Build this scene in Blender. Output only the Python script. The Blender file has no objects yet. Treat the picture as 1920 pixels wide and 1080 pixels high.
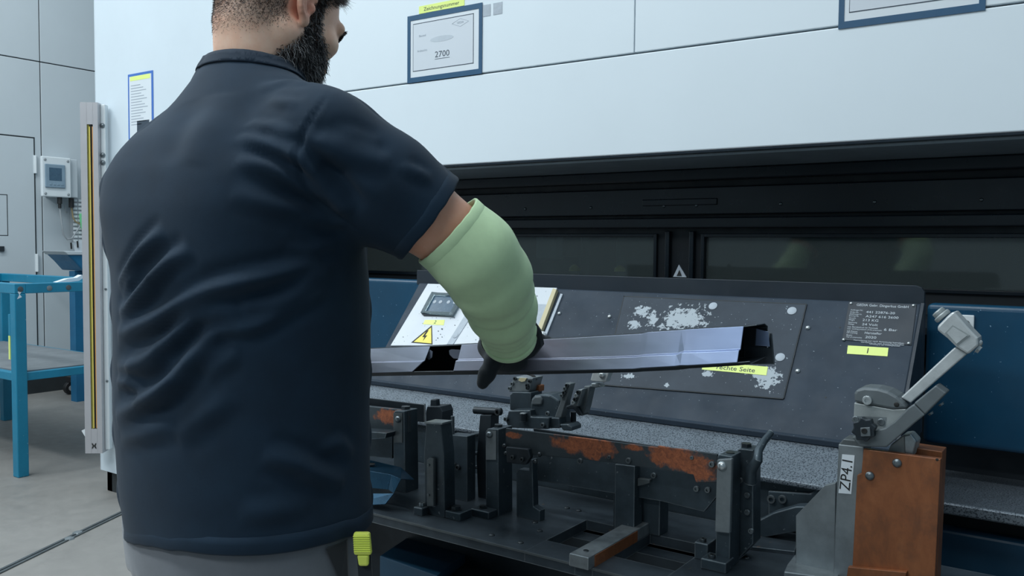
import bpy, bmesh, math, random
import numpy as np
from mathutils import Vector, Matrix, Quaternion

random.seed(7)
rng = np.random.default_rng(7)
scene = bpy.context.scene
C = scene.collection

# ------------------------------------------------------------------ camera
# world: X runs along the machine front, Y into the machine, Z up, metres
FPX, CAM_H = 1634.0, 1.20
YAW, PITCH, ROLL = math.radians(34.9), math.radians(2.8), math.radians(0.5)
CAM = Vector((0, 0, CAM_H))
_f = Vector((-math.sin(YAW) * math.cos(PITCH), math.cos(YAW) * math.cos(PITCH), -math.sin(PITCH)))
_r0 = Vector((math.cos(YAW), math.sin(YAW), 0))
_u0 = _r0.cross(_f)
_r = _r0 * math.cos(ROLL) + _u0 * math.sin(ROLL)
_u = _u0 * math.cos(ROLL) - _r0 * math.sin(ROLL)
cam_data = bpy.data.cameras.new('camera')
cam_data.sensor_width = 36.0
cam_data.lens = FPX / 1920 * 36.0
cam_data.clip_start = 0.05
cam = bpy.data.objects.new('camera', cam_data)
cam.matrix_world = Matrix(((_r.x, _u.x, -_f.x, CAM.x), (_r.y, _u.y, -_f.y, CAM.y), (_r.z, _u.z, -_f.z, CAM.z), (0, 0, 0, 1)))
C.objects.link(cam)
scene.camera = cam

# ------------------------------------------------------------------ light
scene.view_settings.view_transform = 'Standard'
scene.view_settings.look = 'None'
scene.view_settings.gamma = 1.0
scene.view_settings.use_curve_mapping = False
scene.view_settings.exposure = 0.15

world = bpy.data.worlds.new('hall_light')
scene.world = world
world.use_nodes = True
world.node_tree.nodes['Background'].inputs[0].default_value = (0.58, 0.80, 0.95, 1)
world.node_tree.nodes['Background'].inputs[1].default_value = 0.26


def ceiling_lamp(x, y, z, sx, sy, power, col=(0.90, 0.97, 1.0)):
    l = bpy.data.lights.new('ceiling_lamp', 'AREA')
    l.shape = 'RECTANGLE'
    l.size, l.size_y = sx, sy
    l.energy = power
    l.color = col
    o = bpy.data.objects.new('ceiling_lamp', l)
    o.location = (x, y, z)
    C.objects.link(o)


# rows of luminaires under the hall roof
ceiling_lamp(-1.5, 0.3, 4.6, 3.6, 0.5, 74)
ceiling_lamp(-4.2, -1.0, 4.6, 3.6, 0.5, 150)
ceiling_lamp(-5.4, 1.6, 4.6, 0.5, 3.6, 90)
ceiling_lamp(-1.6, -3.4, 4.6, 3.6, 0.5, 130)


# ------------------------------------------------------------------ helpers
def ray(px, py):
    return _f + _r * ((px - 960) / FPX) - _u * ((py - 540) / FPX)


def at(px, py, X=None, Y=None, Z=None, d=None, plane=None):
    """point of the place seen at a photograph pixel, on a known plane of the place"""
    v = ray(px, py)
    if Y is not None:
        t = (Y - CAM.y) / v.y
    elif Z is not None:
        t = (Z - CAM.z) / v.z
    elif X is not None:
        t = (X - CAM.x) / v.x
    elif plane is not None:
        t = (plane[0] - CAM).dot(plane[1]) / v.dot(plane[1])
    else:
        t = d
    return CAM + v * t


def proj(p):
    q = Vector(p) - CAM
    z = q.dot(_f)
    return 960 + FPX * q.dot(_r) / z, 540 - FPX * q.dot(_u) / z


def origin(o):
    v = Vector((0, 0, 0))
    while o is not None:
        v += o.location
        o = o.parent
    return v


def tag(o, label=None, cat=None, group=None, kind=None):
    if label:
        o['label'] = label
    if cat:
        o['category'] = cat
    if group:
        o['group'] = group
    if kind:
        o['kind'] = kind
    return o


def thing(name, label, cat, loc=(0, 0, 0), group=None):
    o = bpy.data.objects.new(name, None)
    o.empty_display_size = 0.05
    o.location = loc
    C.objects.link(o)
    return tag(o, label, cat, group)


class MB:
    def __init__(self):
        self.v, self.f = [], []

    def add(self, vs, fs):
        b = len(self.v)
        self.v += [Vector(p) for p in vs]
        self.f += [tuple(i + b for i in f) for f in fs]
        return self

    def box(self, a, b, M=None):
        x0, x1 = sorted((a[0], b[0])); y0, y1 = sorted((a[1], b[1])); z0, z1 = sorted((a[2], b[2]))
        vs = [Vector(p) for p in ((x0, y0, z0), (x1, y0, z0), (x1, y1, z0), (x0, y1, z0), (x0, y0, z1), (x1, y0, z1), (x1, y1, z1), (x0, y1, z1))]
        if M is not None:
            vs = [M @ p for p in vs]
        return self.add(vs, [(0, 3, 2, 1), (4, 5, 6, 7), (0, 1, 5, 4), (1, 2, 6, 5), (2, 3, 7, 6), (3, 0, 4, 7)])

    def prism(self, pts, off):
        """closed polygon of 3-D points swept by the vector off"""
        off = Vector(off); pts = [Vector(p) for p in pts]
        n = len(pts)
        nor = Vector((0, 0, 0))
        for i in range(n):
            nor += pts[i].cross(pts[(i + 1) % n])
        if nor.dot(off) > 0:
            pts = pts[::-1]
        vs = pts + [p + off for p in pts]
        fs = [tuple(range(n)), tuple(range(2 * n - 1, n - 1, -1))]
        fs += [(i, i + n, (i + 1) % n + n, (i + 1) % n) for i in range(n)]
        return self.add(vs, fs)

    def cyl(self, p0, p1, r0, r1=None, n=16):
        r1 = r0 if r1 is None else r1
        p0, p1 = Vector(p0), Vector(p1)
        ax = (p1 - p0).normalized()
        q = ax.to_track_quat('Z', 'Y')
        vs = []
        for p, r in ((p0, r0), (p1, r1)):
            for i in range(n):
                a = 2 * math.pi * i / n
                vs.append(p + q @ Vector((r * math.cos(a), r * math.sin(a), 0)))
        fs = [(i, (i + 1) % n, (i + 1) % n + n, i + n) for i in range(n)]
        fs += [tuple(range(n - 1, -1, -1)), tuple(range(n, 2 * n))]
        return self.add(vs, fs)

    def tube(self, path, r, n=8):
        path = [Vector(p) for p in path]
        rs = r if isinstance(r, (list, tuple)) else [r] * len(path)
        vs = []
        t0 = (path[1] - path[0]).normalized()
        up = Vector((0, 0, 1)) if abs(t0.z) < 0.9 else Vector((1, 0, 0))
        for k, p in enumerate(path):
            t = (path[min(k + 1, len(path) - 1)] - path[max(k - 1, 0)]).normalized()
            s = t.cross(up).normalized(); up = s.cross(t).normalized()
            for i in range(n):
                a = 2 * math.pi * i / n
                vs.append(p + (s * math.cos(a) + up * math.sin(a)) * rs[k])
        fs = []
        for k in range(len(path) - 1):
            for i in range(n):
                fs.append((k * n + i, k * n + (i + 1) % n, (k + 1) * n + (i + 1) % n, (k + 1) * n + i))
        fs += [tuple(range(n - 1, -1, -1)), tuple(range((len(path) - 1) * n, len(path) * n))]
        return self.add(vs, fs)

    def lathe(self, prof, base, axis=(0, 0, 1), n=24):
        q = Vector(axis).to_track_quat('Z', 'Y')
        base = Vector(base)
        vs = [base + q @ Vector((r * math.cos(2 * math.pi * i / n), r * math.sin(2 * math.pi * i / n), z)) for r, z in prof for i in range(n)]
        fs = []
        for k in range(len(prof) - 1):
            for i in range(n):
                fs.append((k * n + i, k * n + (i + 1) % n, (k + 1) * n + (i + 1) % n, (k + 1) * n + i))
        fs += [tuple(range(n - 1, -1, -1)), tuple(range((len(prof) - 1) * n, len(prof) * n))]
        return self.add(vs, fs)

    def build(self, name, m, parent=None, bevel=0.0, smooth=False, seg=2):
        me = bpy.data.meshes.new(name)
        o0 = origin(parent) if parent is not None else Vector((0, 0, 0))
        me.from_pydata([tuple(p - o0) for p in self.v], [], self.f)
        me.validate()
        bm = bmesh.new(); bm.from_mesh(me)
        bmesh.ops.recalc_face_normals(bm, faces=bm.faces)
        bm.to_mesh(me); bm.free()
        me.materials.append(M[m])
        o = bpy.data.objects.new(name, me)
        C.objects.link(o)
        if parent is not None:
            o.parent = parent
        if bevel:
            b = o.modifiers.new('bevel', 'BEVEL'); b.width = bevel; b.segments = seg; b.limit_method = 'ANGLE'; b.angle_limit = math.radians(40)
        if smooth:
            me.shade_smooth()
            try:
                me.set_sharp_from_angle(angle=math.radians(38))
            except Exception:
                pass
        return o


def mesh_obj(name, verts, faces, m, parent=None, smooth=True):
    me = bpy.data.meshes.new(name)
    o0 = np.array(origin(parent)) if parent is not None else np.zeros(3)
    verts = np.asarray(verts, dtype=np.float64) - o0
    me.from_pydata(verts.tolist(), [], faces.tolist() if hasattr(faces, 'tolist') else faces)
    me.materials.append(M[m])
    if smooth:
        me.shade_smooth()
    o = bpy.data.objects.new(name, me)
    C.objects.link(o)
    if parent is not None:
        o.parent = parent
    return o


_fast = {}


def _fastener_mesh(kind, m):
    key = (kind, m)
    if key in _fast:
        return _fast[key]
    b = MB()
    if kind == 'hex':
        b.cyl((0, 0, 0), (0, 0, 0.12), 1.25, 1.25, 16); b.cyl((0, 0, 0.12), (0, 0, 0.75), 1.0, 1.0, 6)
    elif kind == 'cap':      # socket-head screw: ring with a recessed hexagon
        b.lathe([(1.0, 0), (1.0, 0.85), (0.9, 1.0), (0.52, 1.0), (0.52, 0.45)], (0, 0, 0), n=14)
    elif kind == 'dome':
        b.lathe([(1.0, 0), (1.0, 0.25), (0.86, 0.55), (0.55, 0.8), (0.2, 0.9)], (0, 0, 0), n=14)
    elif kind == 'disc':
        b.lathe([(1.0, 0), (1.0, 0.1), (0.94, 0.14)], (0, 0, 0), n=24)
    o = b.build('fastener', m)
    me = o.data
    me.shade_smooth()
    try:
        me.set_sharp_from_angle(angle=math.radians(38))
    except Exception:
        pass
    bpy.data.objects.remove(o)
    _fast[key] = me
    return me


def bolt(parent, p, n, r, kind='cap', m='bolt_steel', name='bolt', hs=1.0):
    o = bpy.data.objects.new(name, _fastener_mesh(kind, m))
    o.location = Vector(p) - origin(parent)
    o.rotation_mode = 'QUATERNION'
    o.rotation_quaternion = Vector(n).to_track_quat('Z', 'Y')
    o.scale = (r, r, r * hs)
    C.objects.link(o)
    o.parent = parent
    return o


def frame_matrix(p, xd, yd):
    xd = Vector(xd).normalized(); yd = Vector(yd)
    yd = (yd - xd * yd.dot(xd)).normalized()
    z = xd.cross(yd)
    return Matrix(((xd.x, yd.x, z.x, p[0]), (xd.y, yd.y, z.y, p[1]), (xd.z, yd.z, z.z, p[2]), (0, 0, 0, 1)))


def lettering(text, size, mtx, m, parent, name='lettering', align='CENTER', width=None, label=None):
    cu = bpy.data.curves.new('text', 'FONT')
    cu.body = text; cu.size = size; cu.extrude = 0.00015; cu.resolution_u = 3
    cu.align_x = align; cu.align_y = 'CENTER'
    to = bpy.data.objects.new('text', cu)
    me = bpy.data.meshes.new_from_object(to)
    bpy.data.objects.remove(to)
    o0 = origin(parent)
    xs = [v.co.x for v in me.vertices]
    s = 1.0
    if width and xs and max(xs) > min(xs):
        s = width / (max(xs) - min(xs))
    for v in me.vertices:
        co = Vector((v.co.x * s, v.co.y, v.co.z))
        v.co = (mtx @ co) - o0
    me.materials.clear(); me.materials.append(M[m])
    o = bpy.data.objects.new(name, me)
    C.objects.link(o); o.parent = parent
    if label:
        o['label'] = label
    return o


# ------------------------------------------------------------------ materials
M = {}


def srgb(r, g, b):
    f = lambda c: (c / 255 / 12.92) if c <= 10 else ((c / 255 + 0.055) / 1.055) ** 2.4
    return (f(r), f(g), f(b), 1)


def new_mat(name):
    m = bpy.data.materials.new(name)
    m.use_nodes = True
    M[name] = m
    nt = m.node_tree
    return m, nt, nt.nodes['Principled BSDF']


def nd(nt, typ, **kw):
    n = nt.nodes.new(typ)
    for k, v in kw.items():
        if hasattr(n, k):
            setattr(n, k, v)
        else:
            n.inputs[k].default_value = v
    return n


def coords(nt):
    return nd(nt, 'ShaderNodeTexCoord').outputs['Object']


def noise(nt, scale, detail=4, rough=0.6, vec=None, dist=0.0):
    n = nd(nt, 'ShaderNodeTexNoise')
    n.inputs['Scale'].default_value = scale
    n.inputs['Detail'].default_value = detail
    n.inputs['Roughness'].default_value = rough
    n.inputs['Distortion'].default_value = dist
    nt.links.new(vec if vec is not None else coords(nt), n.inputs['Vector'])
    return n.outputs['Fac']


def ramp(nt, fac, stops):
    r = nd(nt, 'ShaderNodeValToRGB')
    els = r.color_ramp.elements
    while len(els) < len(stops):
        els.new(0.5)
    for e, (p, c) in zip(els, stops):
        e.position = p
        e.color = c if len(c) == 4 else (*c, 1)
    nt.links.new(fac, r.inputs[0])
    return r.outputs[0]


def mix(nt, fac, a, b):
    n = nd(nt, 'ShaderNodeMix', data_type='RGBA')
    for sock, v in ((n.inputs[0], fac), (n.inputs[6], a), (n.inputs[7], b)):
        if hasattr(v, 'links') or hasattr(v, 'is_linked'):
            nt.links.new(v, sock)
        else:
            sock.default_value = v
    return n.outputs[2]


def math_n(nt, op, a, b=0.0):
    n = nd(nt, 'ShaderNodeMath', operation=op)
    for i, v in enumerate((a, b)):
        if hasattr(v, 'is_linked'):
            nt.links.new(v, n.inputs[i])
        else:
            n.inputs[i].default_value = v
    return n.outputs[0]


def bump(nt, bs, fac, strength, dist=0.002):
    b = nd(nt, 'ShaderNodeBump')
    b.inputs['Strength'].default_value = strength
    b.inputs['Distance'].default_value = dist
    nt.links.new(fac, b.inputs['Height'])
    nt.links.new(b.outputs[0], bs.inputs['Normal'])


W0 = (0, 0, 0, 1); W1 = (1, 1, 1, 1)


def paint(name, col, rough=0.5, metal=0.0, var=0.12, vscale=6.0, bmp=0.0, bscale=120.0, speck=None, speck_scale=160, speck_at=0.68, spec=0.5, wear=None):
    """paint or metal with slight uneven tone, optional bright or dark specks"""
    m, nt, bs = new_mat(name)
    n1 = noise(nt, vscale, 5, 0.65)
    dark = tuple(c * (1 - var) for c in col[:3]) + (1,)
    lite = tuple(min(1, c * (1 + var)) for c in col[:3]) + (1,)
    out = ramp(nt, n1, [(0.3, dark), (0.7, lite)])
    if speck:
        n2 = noise(nt, speck_scale, 2, 0.5)
        f = ramp(nt, n2, [(speck_at, W0), (speck_at + 0.03, W1)])
        out = mix(nt, f, out, speck)
    if wear:
        bv = nd(nt, 'ShaderNodeBevel', samples=4); bv.inputs['Radius'].default_value = 0.003
        ge = nd(nt, 'ShaderNodeNewGeometry')
        dt = nd(nt, 'ShaderNodeVectorMath', operation='DOT_PRODUCT')
        nt.links.new(bv.outputs[0], dt.inputs[0]); nt.links.new(ge.outputs['Normal'], dt.inputs[1])
        e = math_n(nt, 'SUBTRACT', 1.0, dt.outputs['Value'])
        e = math_n(nt, 'MULTIPLY', e, math_n(nt, 'MULTIPLY', noise(nt, 45, 4), 9.0))
        e = ramp(nt, e, [(0.12, W0), (0.75, W1)])
        out = mix(nt, e, out, wear)
    nt.links.new(out, bs.inputs['Base Color'])
    rn = ramp(nt, noise(nt, vscale * 2.3, 4), [(0.3, (rough * 0.85,) * 3), (0.7, (min(1, rough * 1.15),) * 3)])
    nt.links.new(rn, bs.inputs['Roughness'])
    bs.inputs['Metallic'].default_value = metal
    bs.inputs['Specular IOR Level'].default_value = spec
    if bmp:
        bump(nt, bs, noise(nt, bscale, 4), bmp)
    return m


paint('white_panel', srgb(218, 229, 236), 0.42, var=0.02, vscale=1.5, bmp=0.03, bscale=60)
paint('white_column', srgb(208, 220, 228), 0.45, var=0.03, vscale=2.0)
paint('grey_wall', srgb(188, 197, 202), 0.6, var=0.03, vscale=1.2)
paint('seam_dark', srgb(40, 46, 50), 0.7)
paint('black_inside', srgb(13, 25, 34), 0.55, var=0.2, vscale=8)
paint('black_gloss', srgb(13, 27, 38), 0.3, var=0.2, vscale=8)
paint('plinth_black', srgb(36, 42, 45), 0.6)
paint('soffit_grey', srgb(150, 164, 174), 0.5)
paint('machine_blue', srgb(8, 62, 90), 0.38, var=0.15, vscale=5, speck=srgb(120, 150, 175), speck_scale=150, speck_at=0.735)
paint('machine_blue_low', srgb(16, 58, 82), 0.5, var=0.2, vscale=5)
paint('console_grey', srgb(47, 58, 70), 0.58, spec=0.22, metal=0.05, var=0.16, vscale=7, speck=srgb(130, 142, 152), speck_scale=210, speck_at=0.735, bmp=0.06, bscale=90)
paint('console_dark', srgb(34, 44, 54), 0.5, metal=0.2, var=0.15)
paint('apron_speckled', srgb(118, 128, 137), 0.42, metal=0.45, var=0.12, vscale=10, speck=srgb(66, 75, 84), speck_scale=330, speck_at=0.53, bmp=0.15, bscale=330)
paint('fixture_dark', srgb(64, 76, 84), 0.42, metal=0.55, var=0.3, vscale=14, speck=srgb(120, 128, 132), speck_scale=120, speck_at=0.71, bmp=0.08, bscale=80, wear=srgb(158, 166, 170))
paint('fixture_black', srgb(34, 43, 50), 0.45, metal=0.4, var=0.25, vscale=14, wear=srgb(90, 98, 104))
paint('fixture_plate', srgb(66, 76, 84), 0.4, metal=0.55, var=0.35, vscale=9, speck=srgb(120, 100, 84), speck_scale=40, speck_at=0.73, bmp=0.08, bscale=60, wear=srgb(150, 158, 162))
paint('steel_worn', srgb(150, 158, 162), 0.36, metal=0.75, var=0.3, vscale=24, bmp=0.05, bscale=120)
paint('steel_mid', srgb(128, 136, 140), 0.42, metal=0.6, var=0.22, vscale=18)
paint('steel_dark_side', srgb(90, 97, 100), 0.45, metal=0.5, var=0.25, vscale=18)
paint('bolt_steel', srgb(120, 128, 132), 0.32, metal=0.8, var=0.2, vscale=1.5)
paint('bolt_dark', srgb(64, 70, 74), 0.35, metal=0.7, var=0.2, vscale=1.5)
paint('bolt_bright', srgb(190, 196, 198), 0.3, metal=0.8, var=0.15, vscale=1.5)
paint('cast_silver', srgb(190, 196, 198), 0.45, metal=0.5, var=0.12, vscale=30, bmp=0.12, bscale=400)
paint('clamp_grey', srgb(98, 106, 110), 0.48, metal=0.35, var=0.12, vscale=20)
paint('clamp_light', srgb(150, 157, 158), 0.45, metal=0.4, var=0.15, vscale=24)
paint('label_yellow', srgb(226, 242, 140), 0.55, var=0.03, vscale=20)
paint('sign_yellow', srgb(235, 220, 90), 0.5, var=0.05, vscale=20)
paint('paper', srgb(214, 222, 228), 0.55, var=0.02, vscale=4)
paint('paper_inner', srgb(204, 212, 220), 0.5, var=0.015, vscale=4)
paint('frame_blue', srgb(30, 78, 112), 0.5, var=0.08, vscale=10)
paint('frame_blue_edge', srgb(60, 110, 190), 0.5)
paint('ink', srgb(52, 66, 80), 0.6)
paint('ink_black', srgb(24, 26, 26), 0.6)
paint('ink_faint', srgb(150, 162, 174), 0.6)
paint('ink_smudge', srgb(186, 196, 205), 0.6)
paint('ink_white', srgb(188, 198, 206), 0.5)
paint('grey_patch', srgb(168, 178, 188), 0.6, var=0.1, vscale=60)
paint('table_blue', srgb(20, 120, 152), 0.42, var=0.1, vscale=9, speck=srgb(120, 160, 180), speck_scale=60, speck_at=0.74)
paint('shelf_grey', srgb(112, 118, 122), 0.6, var=0.15, vscale=7)
paint('alu_profile', srgb(182, 182, 186), 0.42, metal=0.4, var=0.05, vscale=4)
paint('lens_olive', srgb(120, 116, 48), 0.25, var=0.15, vscale=8)
paint('lens_yellow', srgb(206, 190, 96), 0.35)
paint('lens_black', srgb(26, 24, 22), 0.3)
paint('lens_orange', srgb(205, 150, 90), 0.35)
paint('box_white', srgb(214, 221, 224), 0.45, var=0.02)
paint('screen_bezel', srgb(128, 150, 166), 0.4)
paint('screen_dark', srgb(66, 92, 112), 0.25, var=0.12, vscale=60)
paint('rubber_black', srgb(26, 28, 30), 0.55)
paint('wire_grey', srgb(150, 156, 160), 0.5)
paint('wire_tan', srgb(150, 134, 100), 0.5)
paint('green_film', srgb(120, 214, 150), 0.5)
paint('teal_metal', srgb(54, 124, 140), 0.45)
paint('bin_blue', srgb(18, 98, 138), 0.45)
paint('panel_white', srgb(200, 207, 214), 0.45, var=0.04, vscale=8, speck=srgb(110, 122, 134), speck_scale=110, speck_at=0.705)
paint('cream_edge', srgb(196, 186, 150), 0.5)
paint('knife_yellow', srgb(226, 238, 104), 0.4, var=0.05, vscale=40)
paint('interior_grey', srgb(96, 108, 112), 0.6, var=0.2, vscale=9)
paint('cap_yellow', srgb(225, 210, 60), 0.5)
paint('blue_sheet', srgb(36, 78, 104), 0.3, metal=0.6, var=0.2, vscale=9)


def concrete():
    m, nt, bs = new_mat('concrete_floor')
    a = noise(nt, 0.9, 6, 0.65)
    b = noise(nt, 14, 6, 0.7)
    base = ramp(nt, a, [(0.3, srgb(112, 111, 108)), (0.7, srgb(134, 132, 129))])
    stain = ramp(nt, noise(nt, 2.6, 6, 0.75, dist=0.8), [(0.52, W0), (0.75, W1)])
    base = mix(nt, math_n(nt, 'MULTIPLY', stain, 0.4), base, srgb(92, 90, 88))
    base = mix(nt, math_n(nt, 'MULTIPLY', b, 0.25), base, srgb(160, 158, 154))
    nt.links.new(base, bs.inputs['Base Color'])
    nt.links.new(ramp(nt, b, [(0.3, (0.4,) * 3), (0.7, (0.62,) * 3)]), bs.inputs['Roughness'])
    bump(nt, bs, b, 0.05)


concrete()


def blob_mask(nt, spots, dist_noise=0.5, nscale=26):
    """union of soft ellipses at places on the object (object coordinates), broken up by noise"""
    v = coords(nt)
    nz = noise(nt, nscale, 5, 0.7)
    total = None
    for (c, rad) in spots:
        sub = nd(nt, 'ShaderNodeVectorMath', operation='SUBTRACT')
        nt.links.new(v, sub.inputs[0]); sub.inputs[1].default_value = c
        div = nd(nt, 'ShaderNodeVectorMath', operation='DIVIDE')
        nt.links.new(sub.outputs[0], div.inputs[0]); div.inputs[1].default_value = rad
        ln = nd(nt, 'ShaderNodeVectorMath', operation='LENGTH')
        nt.links.new(div.outputs[0], ln.inputs[0])
        f = math_n(nt, 'SUBTRACT', 1.0, ln.outputs['Value'])
        total = f if total is None else math_n(nt, 'MAXIMUM', total, f)
    s = math_n(nt, 'MULTIPLY', math_n(nt, 'SUBTRACT', nz, 0.5), dist_noise * 4)
    return math_n(nt, 'ADD', total, s)


def rusty(name, spots, base=srgb(70, 80, 86), rust_a=srgb(176, 92, 52), rust_b=srgb(110, 60, 44), nscale=26):
    m, nt, bs = new_mat(name)
    b0 = ramp(nt, noise(nt, 12, 5), [(0.3, tuple(c * 0.65 for c in base[:3])), (0.7, base)])
    r0 = ramp(nt, noise(nt, 130, 6, 0.75, dist=1.0), [(0.3, rust_b), (0.62, rust_a), (0.8, srgb(205, 130, 90))])
    f = ramp(nt, blob_mask(nt, spots, 0.5, nscale), [(0.36, W0), (0.62, W1)])
    nt.links.new(mix(nt, f, b0, r0), bs.inputs['Base Color'])
    nt.links.new(ramp(nt, f, [(0, (0.5,) * 3), (1, (0.15,) * 3)]), bs.inputs['Metallic'])
    bs.inputs['Roughness'].default_value = 0.5
    bump(nt, bs, noise(nt, 90, 4), 0.1)
    return m


def orange_rust():
    m, nt, bs = new_mat('rust_plate')
    v = coords(nt)
    mp = nd(nt, 'ShaderNodeMapping')
    mp.inputs['Scale'].default_value = (1, 1, 0.45)
    nt.links.new(v, mp.inputs[0])
    streak = noise(nt, 34, 6, 0.65, vec=mp.outputs[0], dist=0.4)
    c = ramp(nt, streak, [(0.25, srgb(108, 68, 46)), (0.5, srgb(138, 84, 52)), (0.78, srgb(158, 100, 64))])
    blot = ramp(nt, noise(nt, 11, 5, 0.7), [(0.5, W0), (0.72, W1)])
    c = mix(nt, math_n(nt, 'MULTIPLY', blot, 0.75), c, srgb(88, 64, 52))
    nt.links.new(c, bs.inputs['Base Color'])
    bs.inputs['Roughness'].default_value = 0.42
    bs.inputs['Metallic'].default_value = 0.3
    bump(nt, bs, noise(nt, 120, 4), 0.08)


orange_rust()


def glass_pane():
    m, nt, bs = new_mat('dark_glass')
    bs.inputs['Base Color'].default_value = srgb(176, 192, 192)
    bs.inputs['Roughness'].default_value = 0.05
    bs.inputs['Transmission Weight'].default_value = 0.85
    bs.inputs['IOR'].default_value = 1.45


glass_pane()


def clear_cover():
    m, nt, bs = new_mat('smoked_cover')
    bs.inputs['Base Color'].default_value = srgb(150, 170, 178)
    bs.inputs['Roughness'].default_value = 0.15
    bs.inputs['Transmission Weight'].default_value = 0.7
    bs.inputs['IOR'].default_value = 1.3


clear_cover()


def sheet_steel():
    m, nt, bs = new_mat('pressed_steel')
    v = coords(nt)
    mp = nd(nt, 'ShaderNodeMapping')
    mp.inputs['Scale'].default_value = (0.25, 1, 1)
    nt.links.new(v, mp.inputs[0])
    n1 = noise(nt, 30, 5, 0.65, vec=mp.outputs[0])
    # mottled grey, blended to bluish towards the right end
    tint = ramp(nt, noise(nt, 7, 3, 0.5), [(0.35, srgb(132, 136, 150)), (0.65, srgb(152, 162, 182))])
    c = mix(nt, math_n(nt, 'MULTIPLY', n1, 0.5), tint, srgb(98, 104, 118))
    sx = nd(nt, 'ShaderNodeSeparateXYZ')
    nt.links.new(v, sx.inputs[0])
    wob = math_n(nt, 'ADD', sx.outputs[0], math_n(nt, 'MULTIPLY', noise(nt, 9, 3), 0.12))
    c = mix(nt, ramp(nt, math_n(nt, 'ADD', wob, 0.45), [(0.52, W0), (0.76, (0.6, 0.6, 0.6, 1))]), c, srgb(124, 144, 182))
    nt.links.new(c, bs.inputs['Base Color'])
    bs.inputs['Metallic'].default_value = 0.8
    nt.links.new(ramp(nt, n1, [(0.3, (0.34,) * 3), (0.7, (0.5,) * 3)]), bs.inputs['Roughness'])
    bump(nt, bs, n1, 0.06)


sheet_steel()
# ================================================================== THE SETTING
YF = 2.28        # front of the white machine cladding
WALL_X = -7.0    # far hall wall
b = MB().box((-9, -4, -0.1), (4, 6.5, 0.0))
tag(b.build('floor', 'concrete_floor'), 'grey concrete hall floor', kind='structure')

# hall wall of large sheet panels with dark joints
w = tag(MB().box((WALL_X - 0.2, -4, 0), (WALL_X - 0.012, 6.5, 5.2)).build('wall_left', 'seam_dark'), 'pale grey sheet panelled hall wall', kind='structure')
ys = [-4, -1.2, 1.6, 3.54, 4.9, 6.5]
zs = [0.13, 2.605, 5.2]
g = 0.004
for i in range(len(ys) - 1):
    for k in range(2):
        MB().box((WALL_X - 0.012, ys[i] + g, zs[k] + g), (WALL_X, ys[i + 1] - g, zs[k + 1] - g)).build('panel', 'grey_wall', w, bevel=0.003)
tag(MB().box((WALL_X, -4, 0), (WALL_X + 0.012, 6.5, 0.13)).build('baseboard_left', 'plinth_black'), kind='structure')
# flush door leaf with hinges
dy1 = 3.475
d = tag(MB().box((WALL_X, dy1 - 1.0, 0.14), (WALL_X + 0.012, dy1, 2.0)).build('door_1', 'grey_wall', bevel=0.003), 'flush pale grey service door with two hinges', kind='structure')
MB().box((WALL_X, dy1, 0.14), (WALL_X + 0.003, dy1 + 0.012, 2.0)).build('door_gap', 'seam_dark', d)
MB().box((WALL_X, dy1 - 1.0, 2.0), (WALL_X + 0.003, dy1 + 0.012, 2.012)).build('door_gap', 'seam_dark', d)
for z in (1.80, 1.03):
    MB().box((WALL_X, dy1 - 0.006, z - 0.07), (WALL_X + 0.02, dy1 + 0.02, z + 0.07)).cyl((WALL_X + 0.02, dy1 + 0.008, z - 0.07), (WALL_X + 0.02, dy1 + 0.008, z + 0.07), 0.009, n=8).build('hinge', 'box_white', d, bevel=0.002)
hp = MB()
for a_, b_ in (((2.8, 1.24), (3.27, 1.245)), ((2.8, 1.55), (3.27, 1.555)), ((3.265, 1.24), (3.27, 1.555))):
    hp.box((WALL_X + 0.012, a_[0], a_[1]), (WALL_X + 0.0135, b_[0], b_[1]))
hp.build('hatch_joint', 'seam_dark', d)
MB().box((WALL_X + 0.012, 3.2, 1.12), (WALL_X + 0.03, 3.235, 1.16)).build('door_knob', 'bolt_dark', d, bevel=0.003)

# metal floor rail set into the concrete
p0, p1 = at(-30, 1087, Z=0), at(260, 947, Z=0)
dv = (p1 - p0).normalized(); sv = Vector((-dv.y, dv.x, 0))
r = thing('floor_rail', 'dark metal joint rail let into the concrete behind the worker', 'floor rail', p0)
for s in (-0.016, 0.004):
    a = p0 + sv * s
    MB().prism([a - Vector((0, 0, 0.004)), a + sv * 0.012 - Vector((0, 0, 0.004)), a + sv * 0.012 + Vector((0, 0, 0.005)), a + Vector((0, 0, 0.005))], p1 - p0).build('rail_edge', 'steel_dark_side', r, bevel=0.001)
a = p0 - sv * 0.004
MB().prism([a, a + sv * 0.008, a + sv * 0.008 + Vector((0, 0, 0.002)), a + Vector((0, 0, 0.002))], p1 - p0).build('rail_gap', 'seam_dark', r)
q = at(136, 1006, Z=0)
for k, t in enumerate((-0.03, 0.04)):
    cpt = q + dv * t + sv * (0.006 if k else -0.008)
    MB().lathe([(0.022, 0.0), (0.018, 0.006), (0.006, 0.008)], cpt, n=7).build('weld_lump', 'steel_mid', r, smooth=True)

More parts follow.
